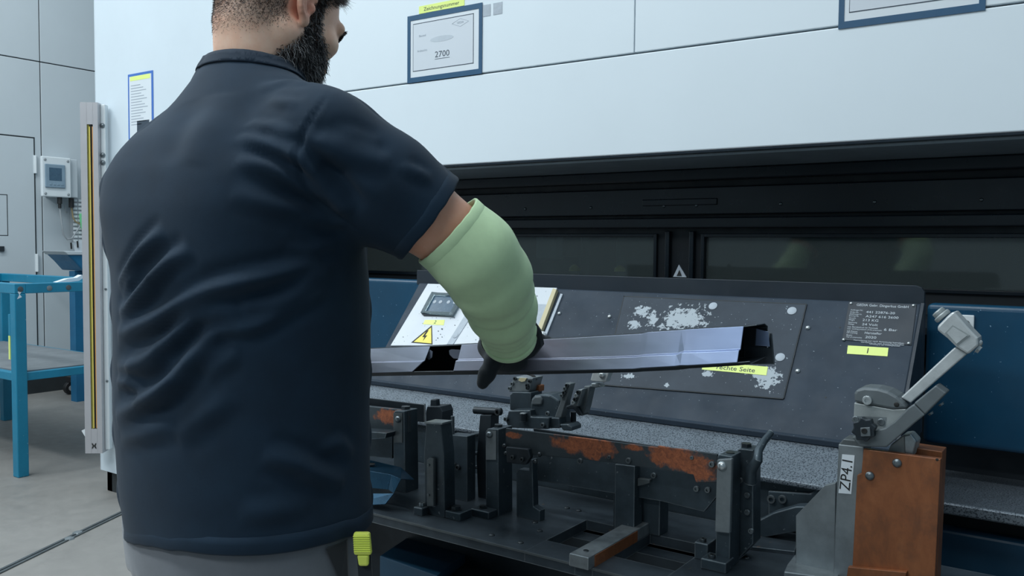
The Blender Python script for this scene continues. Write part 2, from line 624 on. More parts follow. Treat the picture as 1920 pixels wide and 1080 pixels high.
# ================================================================== THE WELDING MACHINE
mc = thing('welding_machine', 'large white clad welding machine with dark loading opening', 'machine', (-1.5, YF, 0))
XL, XR = -4.0, 2.4
ZS, ZB = 1.755, 1.467      # seam and lower edge of the fascia
gp = 0.0025
MB().box((XL, YF + 0.02, 0.1), (XL + 1.3, 4.6, 4.2)).box((XL + 1.3, YF + 0.05, ZB + 0.02), (XR, 4.6, 4.2)).build('carcass', 'seam_dark', mc)
MB().box((XL, YF, 0.1), (XL + 1.3 - gp, YF + 0.02, 4.2)).build('column_panel', 'white_column', mc, bevel=0.002)
MB().box((XL - 0.004, YF, 0.1), (XL, 4.6, 4.2)).build('side_panel', 'white_column', mc)
MB().box((XL + 1.3 + gp, YF, ZB), (XR, YF + 0.05, ZS - gp)).build('fascia_panel', 'white_panel', mc, bevel=0.003)
xs_ = -1.169
MB().box((XL + 1.3 + gp, YF, ZS + gp), (xs_ - gp * 0.6, YF + 0.05, 4.2)).build('fascia_panel', 'white_panel', mc, bevel=0.002)
MB().box((xs_ + gp * 0.6, YF, ZS + gp), (XR, YF + 0.05, 4.2)).build('fascia_panel', 'white_panel', mc, bevel=0.002)
MB().box((XL + 0.02, YF + 0.02, 0.0), (XL + 1.3, YF + 0.06, 0.1)).box((XL + 0.02, YF + 0.02, 0.0), (XL + 0.06, 4.5, 0.1)).build('plinth', 'plinth_black', mc)
# lower edge trim and underside of the fascia
MB().box((XL + 1.3, YF - 0.004, ZB - 0.008), (XR, YF + 0.03, ZB)).build('edge_trim', 'black_gloss', mc, bevel=0.001)
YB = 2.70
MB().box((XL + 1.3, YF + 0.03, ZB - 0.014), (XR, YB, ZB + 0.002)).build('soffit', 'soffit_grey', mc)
# dark rear wall of the opening, built from rails round two long windows
zt, zb = 1.232, 1.088
x1a, x1b = at(640, 446, Y=YB).x, at(1228, 446, Y=YB).x
x2a, x2b = at(1323, 446, Y=YB).x, 1.4
rw = MB()
rw.box((XL + 1.3, YB, zt), (XR, YB + 0.03, ZB))
rw.box((XL + 1.3, YB, 0.3), (XR, YB + 0.03, zb))
rw.box((XL + 1.3, YB, zb), (x1a, YB + 0.03, zt)).box((x1b, YB, zb), (x2a, YB + 0.03, zt)).box((x2b, YB, zb), (XR, YB + 0.03, zt))
rw.build('rear_wall', 'black_inside', mc)
for z0, z1, pr in ((1.415, 1.452, 0.05), (1.305, 1.395, 0.02), (1.262, 1.296, 0.035)):
    MB().box((XL + 1.3, YB - pr, z0), (XR, YB, z1)).build('rail', 'black_gloss', mc, bevel=0.004)
for xa, xb in ((x1a, x1b), (x2a, x2b)):
    f = MB()
    t = 0.012
    f.box((xa, YB - 0.012, zt), (xb, YB, zt + t)).box((xa, YB - 0.012, zb - t), (xb, YB, zb)).box((xa - t, YB - 0.012, zb - t), (xa, YB, zt + t)).box((xb, YB - 0.012, zb - t), (xb + t, YB, zt + t))
    fo = f.build('window_frame', 'black_gloss', mc, bevel=0.002)
    MB().box((xa, YB + 0.008, zb), (xb, YB + 0.014, zt)).build('pane', 'dark_glass', fo)
for px, py in ((985, 393), (1108, 389), (1245, 388), (1306, 387), (1464, 385), (1640, 382), (1840, 379)):
    p = at(px, py, Y=YB - 0.02)
    bolt(mc, (p.x, YB - 0.02, 1.335), (0, -1, 0), 0.0055, 'dome', 'bolt_steel', 'screw')
MB().box((at(1205, 380, Y=YB - 0.02).x, YB - 0.026, 1.336), (at(1345, 380, Y=YB - 0.02).x, YB - 0.02, 1.358)).build('cover_plate', 'black_gloss', mc, bevel=0.003)
for px in (1255, 1300):
    x = at(px, 470, Y=YB).x
    MB().box((x - 0.008, YB - 0.02, zb), (x + 0.008, YB, zt + 0.02)).build('mullion', 'black_gloss', mc, bevel=0.003)
# opening cheeks and floor
MB().box((XL + 1.3, YF + 0.05, 0.1), (XL + 1.33, YB, ZB)).build('cheek', 'black_inside', mc)
MB().box((XR - 0.03, YF + 0.05, 0.1), (XR, YB, ZB)).build('cheek', 'black_inside', mc)
MB().box((XL + 1.33, 2.22, 1.0), (XR - 0.03, YB, 1.015)).build('opening_floor', 'black_inside', mc)
# space behind the windows
MB().box((XL + 1.33, 3.5, 0.8), (XR - 0.03, 3.52, 1.6)).build('chamber_wall', 'black_inside', mc)
for px0, px1, y0, y1, yy, m_ in ((1005, 1042, 440, 486, 2.95, 'box_white'), (960, 1085, 478, 520, 3.1, 'interior_grey'), (1088, 1092, 430, 520, 2.9, 'interior_grey'),
                                 (1156, 1240, 436, 520, 3.15, 'interior_grey'), (720, 800, 430, 520, 3.1, 'interior_grey')):
    a_, c_ = at(px0, y0, Y=yy), at(px1, y1, Y=yy)
    MB().box((a_.x, yy, c_.z), (c_.x, yy + 0.06, a_.z)).build('chamber_fitting', m_, mc, bevel=0.006)
for px, py in ((1078, 502), (1163, 503)):
    p = at(px, py, Y=2.9)
    MB().lathe([(0.022, 0), (0.02, 0.012), (0.01, 0.022), (0.004, 0.024)], p - Vector((0, 0, 0.012)), n=12).build('yellow_cap', 'cap_yellow', mc, smooth=True)
cl = bpy.data.lights.new('chamber_fill_light', 'AREA'); cl.energy = 5.0; cl.size = 0.3; cl.size_y = 0.1; cl.shape = 'RECTANGLE'; cl.color = (0.85, 1.0, 0.95)  # added fill light with no visible source, brightens the fittings behind the windows
clo = bpy.data.objects.new('chamber_fill_light', cl); clo.location = (-1.5, 2.9, 1.55); C.objects.link(clo)

# blue lower panels
xr0 = at(1735, 700, Y=2.2).x
MB().box((xr0, 2.19, 0.752), (XR - 0.05, 2.24, 1.075)).build('blue_panel', 'machine_blue', mc, bevel=0.012, seg=4)
MB().box((XL + 1.35, 2.19, 0.40), (-1.79, 2.24, 1.082)).build('blue_panel', 'machine_blue', mc, bevel=0.012, seg=4)
MB().box((xr0 - 0.034, 2.15, 0.40), (xr0 - 0.012, 2.19, 1.078)).build('blue_post', 'machine_blue_low', mc, bevel=0.004)
MB().box((-0.34, 2.0, 0.645), (XR - 0.05, 2.4, 0.67)).build('ledge', 'apron_speckled', mc, bevel=0.004)
MB().box((-1.79, 2.30, 0.0), (XR - 0.05, 2.34, 1.0)).build('dark_back', 'black_inside', mc)
MB().box((-0.34, 2.04, 0.05), (XR - 0.05, 2.09, 0.60)).build('blue_panel', 'machine_blue_low', mc, bevel=0.006)
MB().box((-0.34, 2.09, 0.05), (XR - 0.05, 2.3, 0.645)).build('sub_frame', 'black_inside', mc)
# latch on the right blue panel and warning triangle behind the console
pl = at(1811, 607, Y=2.19)
o = MB().box((pl.x - 0.017, 2.184, pl.z - 0.02), (pl.x + 0.017, 2.19, pl.z + 0.02)).build('latch_plate', 'box_white', mc, bevel=0.002)
MB().cyl((pl.x, 2.184, pl.z), (pl.x, 2.180, pl.z), 0.009, n=14).build('latch', 'ink_black', o)
tri = [at(1262, 519, Y=2.5), at(1287, 520, Y=2.5), at(1273, 496, Y=2.5)]
MB().prism(tri, (0, 0.004, 0)).build('triangle_plate', 'grey_patch', mc)
MB().prism([at(1269, 517, Y=2.499), at(1278, 517, Y=2.499), at(1274, 506, Y=2.499)], (0, -0.001, 0)).build('triangle_mark', 'ink_black', mc)

# ================================================================== SIGNS ON THE CLADDING
EX, EZ = Vector((1, 0, 0)), Vector((0, 0, 1))


def doc_frame(name, label, x0, x1, z0, z1, border=0.017, inner=True):
    t = thing(name, label, 'sign', ((x0 + x1) / 2, YF, z0))
    MB().box((x0 + 0.004, YF - 0.0015, z0 + 0.004), (x1 - 0.004, YF, z1 - 0.004)).build('paper', 'paper', t)
    f = MB()
    yb = YF - 0.003
    f.box((x0, yb, z0), (x1, YF - 0.0015, z0 + border)).box((x0, yb, z1 - border), (x1, YF - 0.0015, z1)).box((x0, yb, z0 + border), (x0 + border * 0.8, YF - 0.0015, z1 - border)).box((x1 - border * 0.8, yb, z0 + border), (x1, YF - 0.0015, z1 - border))
    f.build('frame', 'frame_blue', t)
    if inner:
        ix0, ix1, iz0, iz1 = x0 + 0.025, x1 - 0.035, z0 + 0.037, z1 - 0.029
        MB().box((ix0, YF - 0.0019, iz0), (ix1, YF - 0.0015, iz1)).build('card', 'paper_inner', t)
        k = MB(); e = 0.0022
        k.box((ix0, YF - 0.0023, iz0), (ix1, YF - 0.0019, iz0 + e)).box((ix0, YF - 0.0023, iz1 - e), (ix1, YF - 0.0019, iz1)).box((ix0, YF - 0.0023, iz0), (ix0 + e * 0.5, YF - 0.0019, iz1)).box((ix1 - e, YF - 0.0023, iz0), (ix1, YF - 0.0019, iz1))
        k.build('ruled_border', 'ink', t)
    return t


sx0, sx1, sz0, sz1 = -2.036, -1.715, 1.754, 1.981
s = doc_frame('framed_sign', 'blue framed paper sign reading 2700 behind the worker', sx0, sx1, sz0, sz1)
yt = YF - 0.0021


def on_wall(px, py, yy=None):
    p = at(px, py, Y=yt if yy is None else yy)
    return frame_matrix(p, EX, EZ)


lettering('2700', 0.028, on_wall(829, 101), 'ink', s, width=0.062)
p = at(829, 109, Y=yt)
MB().box((p.x - 0.032, yt - 0.0003, p.z - 0.0007), (p.x + 0.032, yt, p.z + 0.0007)).build('underline', 'ink', s)
lettering('Bauteil', 0.010, on_wall(792, 67), 'ink_faint', s, width=0.030)
lettering('Artikel-Nr.', 0.010, on_wall(792, 95), 'ink_faint', s, width=0.046)
p = at(828, 72, Y=yt)
MB().prism([p + Vector((0.05 * math.cos(a), 0, 0.0095 * math.sin(a))) for a in [i * math.pi / 12 for i in range(24)]], (0, -0.0002, 0)).build('smudge', 'ink_smudge', s)
p = at(863, 42, Y=yt)
dm = MB()
dp = [Vector((-0.036, 0, 0)), Vector((0, 0, 0.0135)), Vector((0.036, 0, 0)), Vector((0, 0, -0.0135))]
for i in range(4):
    a, c = p + dp[i], p + dp[(i + 1) % 4]
    dm.prism([a, c, c + (p - c) * 0.07, a + (p - a) * 0.07], (0, -0.0002, 0))
dm.build('diamond_logo', 'ink_faint', s)
lettering('GEDIA', 0.010, frame_matrix(p, EX, EZ), 'ink_faint', s, name='logo_lettering')
# yellow strip above
ya = thing('yellow_label', 'yellow label strip with printed word above the 2700 sign', 'label', (-1.9, YF, sz1))
x0, x1 = at(786, 20, Y=YF).x, at(871, 5, Y=YF).x
MB().box((x0, YF - 0.0012, sz1 + 0.002), (x1, YF, sz1 + 0.027)).build('strip', 'label_yellow', ya)
lettering('Zeichnungsnummer', 0.017, frame_matrix((x0 * 0.5 + x1 * 0.5, YF - 0.0014, sz1 + 0.014), EX, EZ), 'ink', ya, width=(x1 - x0) * 0.78)
for px in (911, 933):
    x0, x1 = at(px - 8 + (3 if px < 920 else 0), 20, Y=YF).x, at(px + 9, 20, Y=YF).x
    lab = 'small grey square sticker touching the 2700 sign frame' if px < 920 else 'small grey square sticker farther right of the 2700 sign'
    o = tag(MB().box((x0, YF - 0.001, 1.935), (x1, YF, 1.972)).build('square_sticker', 'grey_patch'), lab, 'sticker')

s2 = doc_frame('framed_sign', 'blue framed paper sign cut off by the top edge, far right', -0.600, -0.274, 1.7475, 1.975)
lettering('2700', 0.028, frame_matrix((-0.437, yt, 1.84), EX, EZ), 'ink', s2, width=0.062)

# sheet in a blue edged pocket on the column
x0, x1 = at(241, 190, Y=YF).x, at(288, 190, Y=YF).x
z0, z1 = 1.66, at(264, 136, Y=YF).z
x0, x1 = x0, x1
dp_ = thing('document_pocket', 'blue edged document pocket with table sheet on the white column', 'document', ((x0 + x1) / 2, YF, z0))
MB().box((x0, YF - 0.002, z0), (x1, YF, z1)).build('pocket', 'frame_blue_edge', dp_)
MB().box((x0 + 0.012, YF - 0.003, z0 + 0.012), (x1 - 0.012, YF - 0.002, z1 - 0.012)).build('sheet', 'paper', dp_)
MB().box((x0 + 0.02, YF - 0.0035, z1 - 0.032), (x1 - 0.02, YF - 0.003, z1 - 0.012)).build('yellow_heading', 'label_yellow', dp_)
ln = MB()
for k in range(15):
    z = z1 - 0.055 - k * 0.0125
    wl = (x1 - x0 - 0.06) * (0.55 + 0.45 * ((k * 37) % 11) / 11)
    ln.box((x0 + 0.025, YF - 0.0034, z), (x0 + 0.025 + wl, YF - 0.003, z + 0.003))
ln.build('printed_lines', 'ink_faint', dp_)
MB().box((x0 + 0.07, YF - 0.0034, z0 + 0.02), (x1 - 0.03, YF - 0.003, z0 + 0.085)).build('printed_photo', 'ink', dp_)

# ================================================================== LIGHT CURTAIN POST
pc = at(192, 850, d=4.06)
zc0, zc1 = pc.z, at(184, 197, d=4.06).z
lc = thing('light_curtain', 'tall aluminium light curtain post at the white column corner', 'light curtain', (pc.x, pc.y, zc0))
fa = math.radians(38)                      # turned towards the loading area
fx = Vector((math.cos(fa), math.sin(fa), 0)); fy = Vector((-math.sin(fa), math.cos(fa), 0))


def lcm(u, v, z):
    return pc + fx * u + fy * v + Vector((0, 0, z - pc.z))


def lbox(u0, u1, v0, v1, z0, z1):
    return MB().prism([lcm(u0, v0, z0), lcm(u1, v0, z0), lcm(u1, v1, z0), lcm(u0, v1, z0)], (0, 0, z1 - z0))


W_ = 0.078
hz0, hz1 = zc0, zc1
mb = lbox(-W_, -0.049, 0, 0.07, hz0, hz1)
for bb in (lbox(-0.022, 0, 0, 0.07, hz0, hz1), lbox(-0.05, -0.021, 0.012, 0.07, hz0, hz1), lbox(-0.05, -0.021, 0, 0.07, hz1 - 0.10, hz1), lbox(-0.05, -0.021, 0, 0.07, hz0, hz0 + 0.115)):
    mb.add(bb.v, bb.f)
mb.build('housing', 'alu_profile', lc)
lbox(-0.049, -0.041, 0.004, 0.012, hz0 + 0.115, hz1 - 0.10).build('lens_strip', 'lens_olive', lc)
lbox(-0.041, -0.036, 0.003, 0.012, hz0 + 0.118, hz1 - 0.11).build('lens_strip', 'lens_yellow', lc)
lbox(-0.036, -0.027, 0.006, 0.012, hz0 + 0.115, hz1 - 0.10).build('lens_strip', 'lens_black', lc)
lbox(-0.027, -0.022, 0.003, 0.012, hz0 + 0.118, hz1 - 0.11).build('lens_strip', 'lens_orange', lc)
lbox(0, 0.022, 0.03, 0.066, hz0 + 0.01, hz1 - 0.004).build('side_rail', 'box_white', lc, bevel=0.003)
for z in (1.735, 1.60, 1.565):
    bolt(lc, lcm(0.010, 0.03, z), -fy, 0.011, 'dome', 'bolt_steel', 'rail_bolt')
for z in (1.42, 0.98, 0.55):
    bolt(lc, lcm(0.014, 0.03, z), -fy, 0.006, 'dome', 'bolt_steel', 'rail_bolt')
MB().prism([lcm(-W_ - 0.012, 0.01, hz0 + 0.09), lcm(-W_, 0.01, hz0 + 0.07), lcm(-W_, 0.01, hz0 + 0.115), lcm(-W_ - 0.02, 0.01, hz0 + 0.105)], fy * 0.03).build('cable_gland', 'box_white', lc)
lg = MB()
cm = lcm(-0.037, -0.0005, hz0 + 0.035)
for sx in (-1, 1):
    for sz in (-1, 1):
        lg.prism([cm + fx * (sx * 0.001) + EZ * (sz * 0.002), cm + fx * (sx * 0.010) + EZ * (sz * 0.006), cm + fx * (sx * 0.010) + EZ * (sz * 0.014), cm + fx * (sx * 0.004) + EZ * (sz * 0.010)], fy * -0.0006)
lg.prism([cm + fx * -0.008 + EZ * -0.003, cm + fx * 0.008 + EZ * -0.003, cm + fx * 0.008 + EZ * 0.003, cm + fx * -0.008 + EZ * 0.003], fy * -0.0006)
lg.build('maker_mark', 'ink_black', lc)

# ================================================================== DISPLAY BOX ON THE FAR WALL
BX = WALL_X + 0.16
bx = thing('display_box', 'white wall box with small grey screen on the hall wall', 'control box', (WALL_X, 3.62, 1.5))
c0, c1 = at(78, 292, X=BX), at(134, 368, X=BX)
y0, y1, z0, z1 = c0.y, c1.y, c1.z - 0.012, c0.z
MB().box((WALL_X, y0 + 0.10, z0 + 0.004), (BX - 0.03, y1 + 0.07, z1 - 0.004)).build('back_case', 'grey_wall', bx, bevel=0.005)
MB().box((BX - 0.03, y0, z0), (BX, y1, z1)).build('case', 'box_white', bx, bevel=0.008, seg=3)
ym0, ym1 = at(83, 300, X=BX).y, at(121, 300, X=BX).y
zm0, zm1 = at(100, 352, X=BX).z, at(100, 308, X=BX).z
o = MB().box((BX, ym0, zm0), (BX + 0.012, ym1, zm1)).build('bezel', 'screen_bezel', bx, bevel=0.006, seg=3)
MB().box((BX + 0.012, ym0 + 0.03, zm0 + 0.055), (BX + 0.013, ym1 - 0.03, zm1 - 0.028)).build('screen', 'screen_dark', o)
for k in range(4):
    yk = ym0 + 0.03 + k * 0.03
    MB().box((BX + 0.012, yk, zm0 + 0.02), (BX + 0.0145, yk + 0.02, zm0 + 0.034)).build('key', 'screen_bezel', o, bevel=0.002)
for yy in (y0 + 0.025, y1 - 0.025):
    for zz in (z0 + 0.025, z1 - 0.025):
        bolt(bx, (BX, yy, zz), (1, 0, 0), 0.011, 'dome', 'wire_grey', 'screw', 0.6)
gy = at(113, 372, X=BX - 0.02).y
MB().cyl((BX - 0.03, gy, z0), (BX - 0.03, gy, z0 - 0.05), 0.018, n=12).cyl((BX - 0.03, gy, z0 - 0.05), (BX - 0.03, gy, z0 - 0.085), 0.012, n=12).build('cable_plug', 'rubber_black', bx, smooth=True)
gy2 = at(135, 372, X=BX - 0.05).y
MB().cyl((BX - 0.06, gy2, z0), (BX - 0.06, gy2, z0 - 0.075), 0.02, n=12).build('cable_plug', 'rubber_black', bx, smooth=True)
pth = [(BX - 0.03, gy, z0 - 0.08)]
for px, py in ((116, 420), (119, 440), (126, 449), (135, 447), (143, 435), (150, 424)):
    p = at(px, py, X=BX - 0.03); pth.append(tuple(p))
MB().tube(pth, 0.006, 8).build('cable', 'wire_grey', bx, smooth=True)
pth = [(BX - 0.06, gy2, z0 - 0.07)]
for px, py in ((137, 408), (141, 415), (150, 420)):
    pth.append(tuple(at(px, py, X=BX - 0.06)))
MB().tube(pth, 0.006, 8).build('cable', 'wire_tan', bx, smooth=True)
hk = [at(124, 385, X=BX - 0.1), at(123, 396, X=BX - 0.1), at(126, 400, X=BX - 0.1), at(127, 396, X=BX - 0.1)]
MB().tube(hk, 0.004, 6).build('hook', 'wire_grey', bx, smooth=True)

# pale perforated strip with hoses hanging below the box
pg = at(145, 372, X=WALL_X + 0.08)
ps = thing('perforated_strip', 'white perforated hanging strip below the wall box', 'strip', (pg.x, pg.y, at(143, 480, X=WALL_X + 0.08).z))
ya_, yb_ = at(133, 400, X=WALL_X + 0.08).y, at(152, 400, X=WALL_X + 0.08).y
zt_, zb_ = at(143, 372, X=WALL_X + 0.08).z, at(143, 455, X=WALL_X + 0.08).z
MB().box((WALL_X + 0.07, ya_, zb_), (WALL_X + 0.075, yb_ + 0.02, zt_)).build('backing', 'wire_grey', ps)
nr = 11
for i in range(nr):
    for k in range(2):
        zc_ = zt_ - (i + 0.5) * (zt_ - zb_) / nr
        yc_ = ya_ + 0.02 + k * 0.042
        MB().box((WALL_X + 0.075, yc_, zc_ - 0.009), (WALL_X + 0.082, yc_ + 0.032, zc_ + 0.009)).build('tab', 'box_white', ps)
gf = [at(148, 402, X=WALL_X + 0.1), at(156, 398, X=WALL_X + 0.1), at(157, 440, X=WALL_X + 0.1), at(151, 425, X=WALL_X + 0.1)]
MB().prism(gf, (0.01, 0, 0)).build('green_flap', 'green_film', ps)
wf = [at(135, 455, X=WALL_X + 0.1), at(156, 450, X=WALL_X + 0.1), at(157, 490, X=WALL_X + 0.1), at(141, 476, X=WALL_X + 0.1)]
MB().prism(wf, (0.012, 0, 0)).build('paper_flap', 'paper', ps)
for px, py in ((133, 463), (145, 460)):
    MB().tube([at(px, py - 8, X=WALL_X + 0.115), at(px + 1, py + 4, X=WALL_X + 0.115)], 0.007, 6).build('tag_end', 'ink_black', ps)

# ================================================================== BLUE STEEL WORK TABLE (far left)
tx, ty, tw, tl, th = -4.566, 2.178, 0.64, 1.53, 0.985
tb = thing('work_table', 'blue steel work table with grey lower shelf at far left', 'table', (tx, ty, 0))
L = 0.055


def tleg(x, y):
    MB().box((x - L / 2, y - L / 2, 0), (x + L / 2, y + L / 2, th - 0.05)).build('leg', 'table_blue', tb, bevel=0.004)


for x in (tx, tx - tl):
    for y in (ty, ty + tw):
        tleg(x, y)
e = L / 2
rl = MB()
rl.box((tx - tl - e, ty - e, th - 0.05), (tx + e, ty + e, th)).box((tx - tl - e, ty + tw - e, th - 0.05), (tx + e, ty + tw + e, th)).box((tx - e, ty + e, th - 0.05), (tx + e, ty + tw - e, th)).box((tx - tl - e, ty + e, th - 0.05), (tx - tl + e, ty + tw - e, th))
rl.build('top_frame', 'table_blue', tb, bevel=0.003)
sz = 0.53
rl = MB()
rl.box((tx - tl + e, ty - 0.02, sz - 0.04), (tx - e, ty + 0.02, sz)).box((tx - tl + e, ty + tw - 0.02, sz - 0.04), (tx - e, ty + tw + 0.02, sz)).box((tx - 0.02, ty + e, sz - 0.04), (tx + 0.02, ty + tw - e, sz)).box((tx - tl - 0.02, ty + e, sz - 0.04), (tx - tl + 0.02, ty + tw - e, sz))
rl.build('shelf_frame', 'table_blue', tb, bevel=0.002)
MB().box((tx - tl + 0.03, ty + 0.02, sz - 0.006), (tx - 0.02, ty + tw - 0.02, sz + 0.006)).build('shelf', 'shelf_grey', tb)
for yy, m_ in ((ty + 0.0, 'steel_dark_side'), (ty + 0.145, 'steel_mid'), (ty + 0.245, 'steel_dark_side')):
    bolt(tb, (tx + e, yy, th - 0.027), (1, 0, 0), 0.014, 'disc', m_, 'round_cap')
wp = [at(33, 547, X=tx + e), at(41, 546, X=tx + e), at(37, 552, X=tx + e), at(41, 557, X=tx + e), at(32, 561, X=tx + e), at(36, 553, X=tx + e)]
MB().prism(wp, (0.0006, 0, 0)).build('paint_chip', 'paper', tb)
MB().box((tx - e - 0.02, ty - e, 0.72), (tx - e, ty + 0.01, 0.83)).build('hanging_bracket', 'table_blue', tb, bevel=0.002)
MB().box((tx - e - 0.018, ty - e - 0.001, 0.60), (tx - e - 0.004, ty, 0.72)).build('yellow_strip', 'label_yellow', tb)

# rag, blue bin, teal bottle trolley behind the table
p = at(137, 519, X=tx - 0.02)
MB().prism([Vector((tx - 0.015, p.y - 0.09, th)), Vector((tx - 0.015, p.y - 0.03, th + 0.018)), Vector((tx - 0.015, p.y + 0.02, th + 0.022)), Vector((tx - 0.015, p.y + 0.045, th + 0.036)), Vector((tx - 0.015, p.y + 0.07, th + 0.030)), Vector((tx - 0.015, p.y + 0.03, th + 0.005)), Vector((tx - 0.015, p.y - 0.02, th))], (-0.04, 0, 0)).build('paper_scrap', 'paper')
tag(bpy.data.objects['paper_scrap'], 'crumpled white paper scrap lying on the blue table frame', 'paper')
XB = WALL_X + 0.75
bn = thing('hopper_bin', 'blue sloping hopper bin half hidden behind the light curtain', 'bin', at(160, 530, X=XB))
hp_ = [at(122, 473, X=XB), at(141, 474, X=XB), at(200, 474, X=XB), at(200, 506, X=XB), at(156, 508, X=XB), at(140, 490, X=XB)]
MB().prism(hp_, (-0.3, 0, 0)).build('body', 'bin_blue', bn, bevel=0.01)
MB().prism([at(120, 471, X=XB + 0.01), at(200, 472, X=XB + 0.01), at(200, 478, X=XB + 0.01), at(128, 478, X=XB + 0.01)], (-0.32, 0, 0)).build('rim', 'grey_wall', bn, bevel=0.004)
pz = at(152, 540, X=XB)
MB().box((XB - 0.2, pz.y + 0.02, 0.0), (XB - 0.12, pz.y + 0.10, pz.z + 0.12)).build('stand', 'bin_blue', bn)
gb = at(152, 700, X=WALL_X + 0.35)
tr = thing('gas_bottle', 'teal gas bottle on a wheeled trolley behind the table shelf', 'gas bottle', (WALL_X + 0.35, gb.y + 0.04, 0))
cx_, cy_ = WALL_X + 0.35, gb.y + 0.06
zt_ = at(150, 560, X=WALL_X + 0.35).z
MB().lathe([(0.09, 0.14), (0.095, 0.16), (0.095, zt_ + 0.05), (0.07, zt_ + 0.10), (0.035, zt_ + 0.14), (0.035, zt_ + 0.18)], (cx_, cy_, 0), n=24).build('bottle_body', 'teal_metal', tr, smooth=True)
MB().lathe([(0.085, 0), (0.095, 0.012), (0.095, 0.03), (0.085, 0.04)], (cx_, cy_, zt_ + 0.18), n=24).build('cap_collar', 'bin_blue', tr, smooth=True)
MB().box((cx_ - 0.12, cy_ - 0.12, 0.10), (cx_ + 0.12, cy_ + 0.12, 0.14)).build('trolley_deck', 'rubber_black', tr)
for dy in (-0.10, 0.10):
    for dx in (-0.09, 0.09):
        o = MB().cyl((cx_ + dx - 0.02, cy_ + dy, 0.05), (cx_ + dx + 0.02, cy_ + dy, 0.05), 0.05, n=18).build('wheel', 'rubber_black', tr, bevel=0.006, smooth=True)
        MB().cyl((cx_ + dx + 0.02, cy_ + dy, 0.05), (cx_ + dx + 0.024, cy_ + dy, 0.05), 0.022, n=14).build('hub_cap', 'wire_grey', o)
# ================================================================== SLOPING CONSOLE
CT, CB = Vector((0, 2.0, 1.083)), Vector((0, 1.78, 0.816))
CUP = (CT - CB).normalized()
CN = CUP.cross(Vector((-1, 0, 0))).normalized()          # out of the slope, to the operator
if CN.y > 0:
    CN = -CN
cx0, cx1 = -1.738, -0.342


def cp(px, py, off=0.0):
    return at(px, py, plane=(CT + CN * off, CN))


def slab(pts, off0, off1):
    return MB().prism([cp(x, y, off0) for x, y in pts], CN * (off1 - off0))


con = thing('control_console', 'sloping dark grey steel console behind the fixture, scuffed and screwed', 'console', (-1.04, 1.9, 0.65))


def ex(pts, x0, x1):
    return MB().prism([Vector((x0, y, z)) for y, z in pts], (x1 - x0, 0, 0))


ex([(2.0, 1.083), (1.78, 0.816), (1.79, 0.80), (2.06, 0.80), (2.06, 1.083)], cx0, cx1).build('body', 'console_grey', con, bevel=0.003)
# upright flange along the rear edge, its right corner rounded
fl = [(cx0 - 0.02, 1.078), (cx1 + 0.004, 1.078), (cx1 + 0.004, 1.108), (cx1 - 0.002, 1.118), (cx1 - 0.014, 1.122), (cx0 - 0.02, 1.122)]
MB().prism([Vector((x, 2.012, z)) for x, z in fl], (0, 0.012, 0)).build('rear_flange', 'console_dark', con, bevel=0.001)
ex([(1.768, 0.818), (1.785, 0.8195), (1.80, 0.808), (1.80, 0.804), (1.770, 0.805)], cx0 - 0.01, cx1 + 0.06).build('lip', 'console_grey', con, bevel=0.003)
ex([(1.80, 0.8045), (1.772, 0.8045), (1.645, 0.757), (1.645, 0.747), (1.80, 0.790)], cx0 - 0.02, cx1 + 0.06).build('apron', 'apron_speckled', con, bevel=0.003)
ex([(1.66, 0.750), (1.66, 0.60), (1.68, 0.60), (1.68, 0.755)], cx0 - 0.02, cx1 + 0.06).build('front_face', 'fixture_dark', con)
ex([(1.72, 0.74), (1.72, 0.1), (2.02, 0.1), (2.02, 0.80)], cx0 + 0.02, cx1 - 0.02).build('pedestal', 'fixture_black', con)
MB().prism([Vector((cx1, 1.775, 0.812)), Vector((cx1, 2.0, 1.086)), Vector((cx1, 2.0, 0.80)), Vector((cx1, 1.79, 0.80))], (0.006, 0, 0)).build('side_cheek', 'console_dark', con)
# screwed access plate with worn paint
ap = [(1169, 556), (1511, 570), (1468, 749), (1093, 716)]
ap = [(1170, 556), (1512, 571), (1469, 748), (1131, 722)]


def worn():
    m, nt, bs = new_mat('console_worn')
    o0 = origin(con)
    sp = []
    for (px, py, rx, rz) in ((1285, 600, 0.060, 0.040), (1262, 604, 0.035, 0.03), (1205, 583, 0.022, 0.016), (1225, 598, 0.02, 0.02), (1190, 606, 0.018, 0.014), (1443, 708, 0.028, 0.028), (1425, 700, 0.03, 0.014), (1330, 700, 0.014, 0.008), (1252, 722, 0.008, 0.004), (1180, 705, 0.02, 0.006)):
        p = cp(px, py) - o0
        sp.append((tuple(p), (rx * 1.35, 0.05 * 1.35, rz * 1.35)))
    base = ramp(nt, noise(nt, 8, 5), [(0.3, srgb(44, 53, 63)), (0.7, srgb(58, 68, 79))])
    f = ramp(nt, blob_mask(nt, sp, 0.75, 85), [(0.44, W0), (0.50, W1)])
    sk = ramp(nt, noise(nt, 170, 2, 0.5), [(0.715, W0), (0.745, W1)])
    c = mix(nt, sk, base, srgb(140, 152, 162))
    c = mix(nt, f, c, srgb(164, 174, 182))
    nt.links.new(c, bs.inputs['Base Color'])
    bs.inputs['Metallic'].default_value = 0.05
    bs.inputs['Roughness'].default_value = 0.55
    bs.inputs['Specular IOR Level'].default_value = 0.25


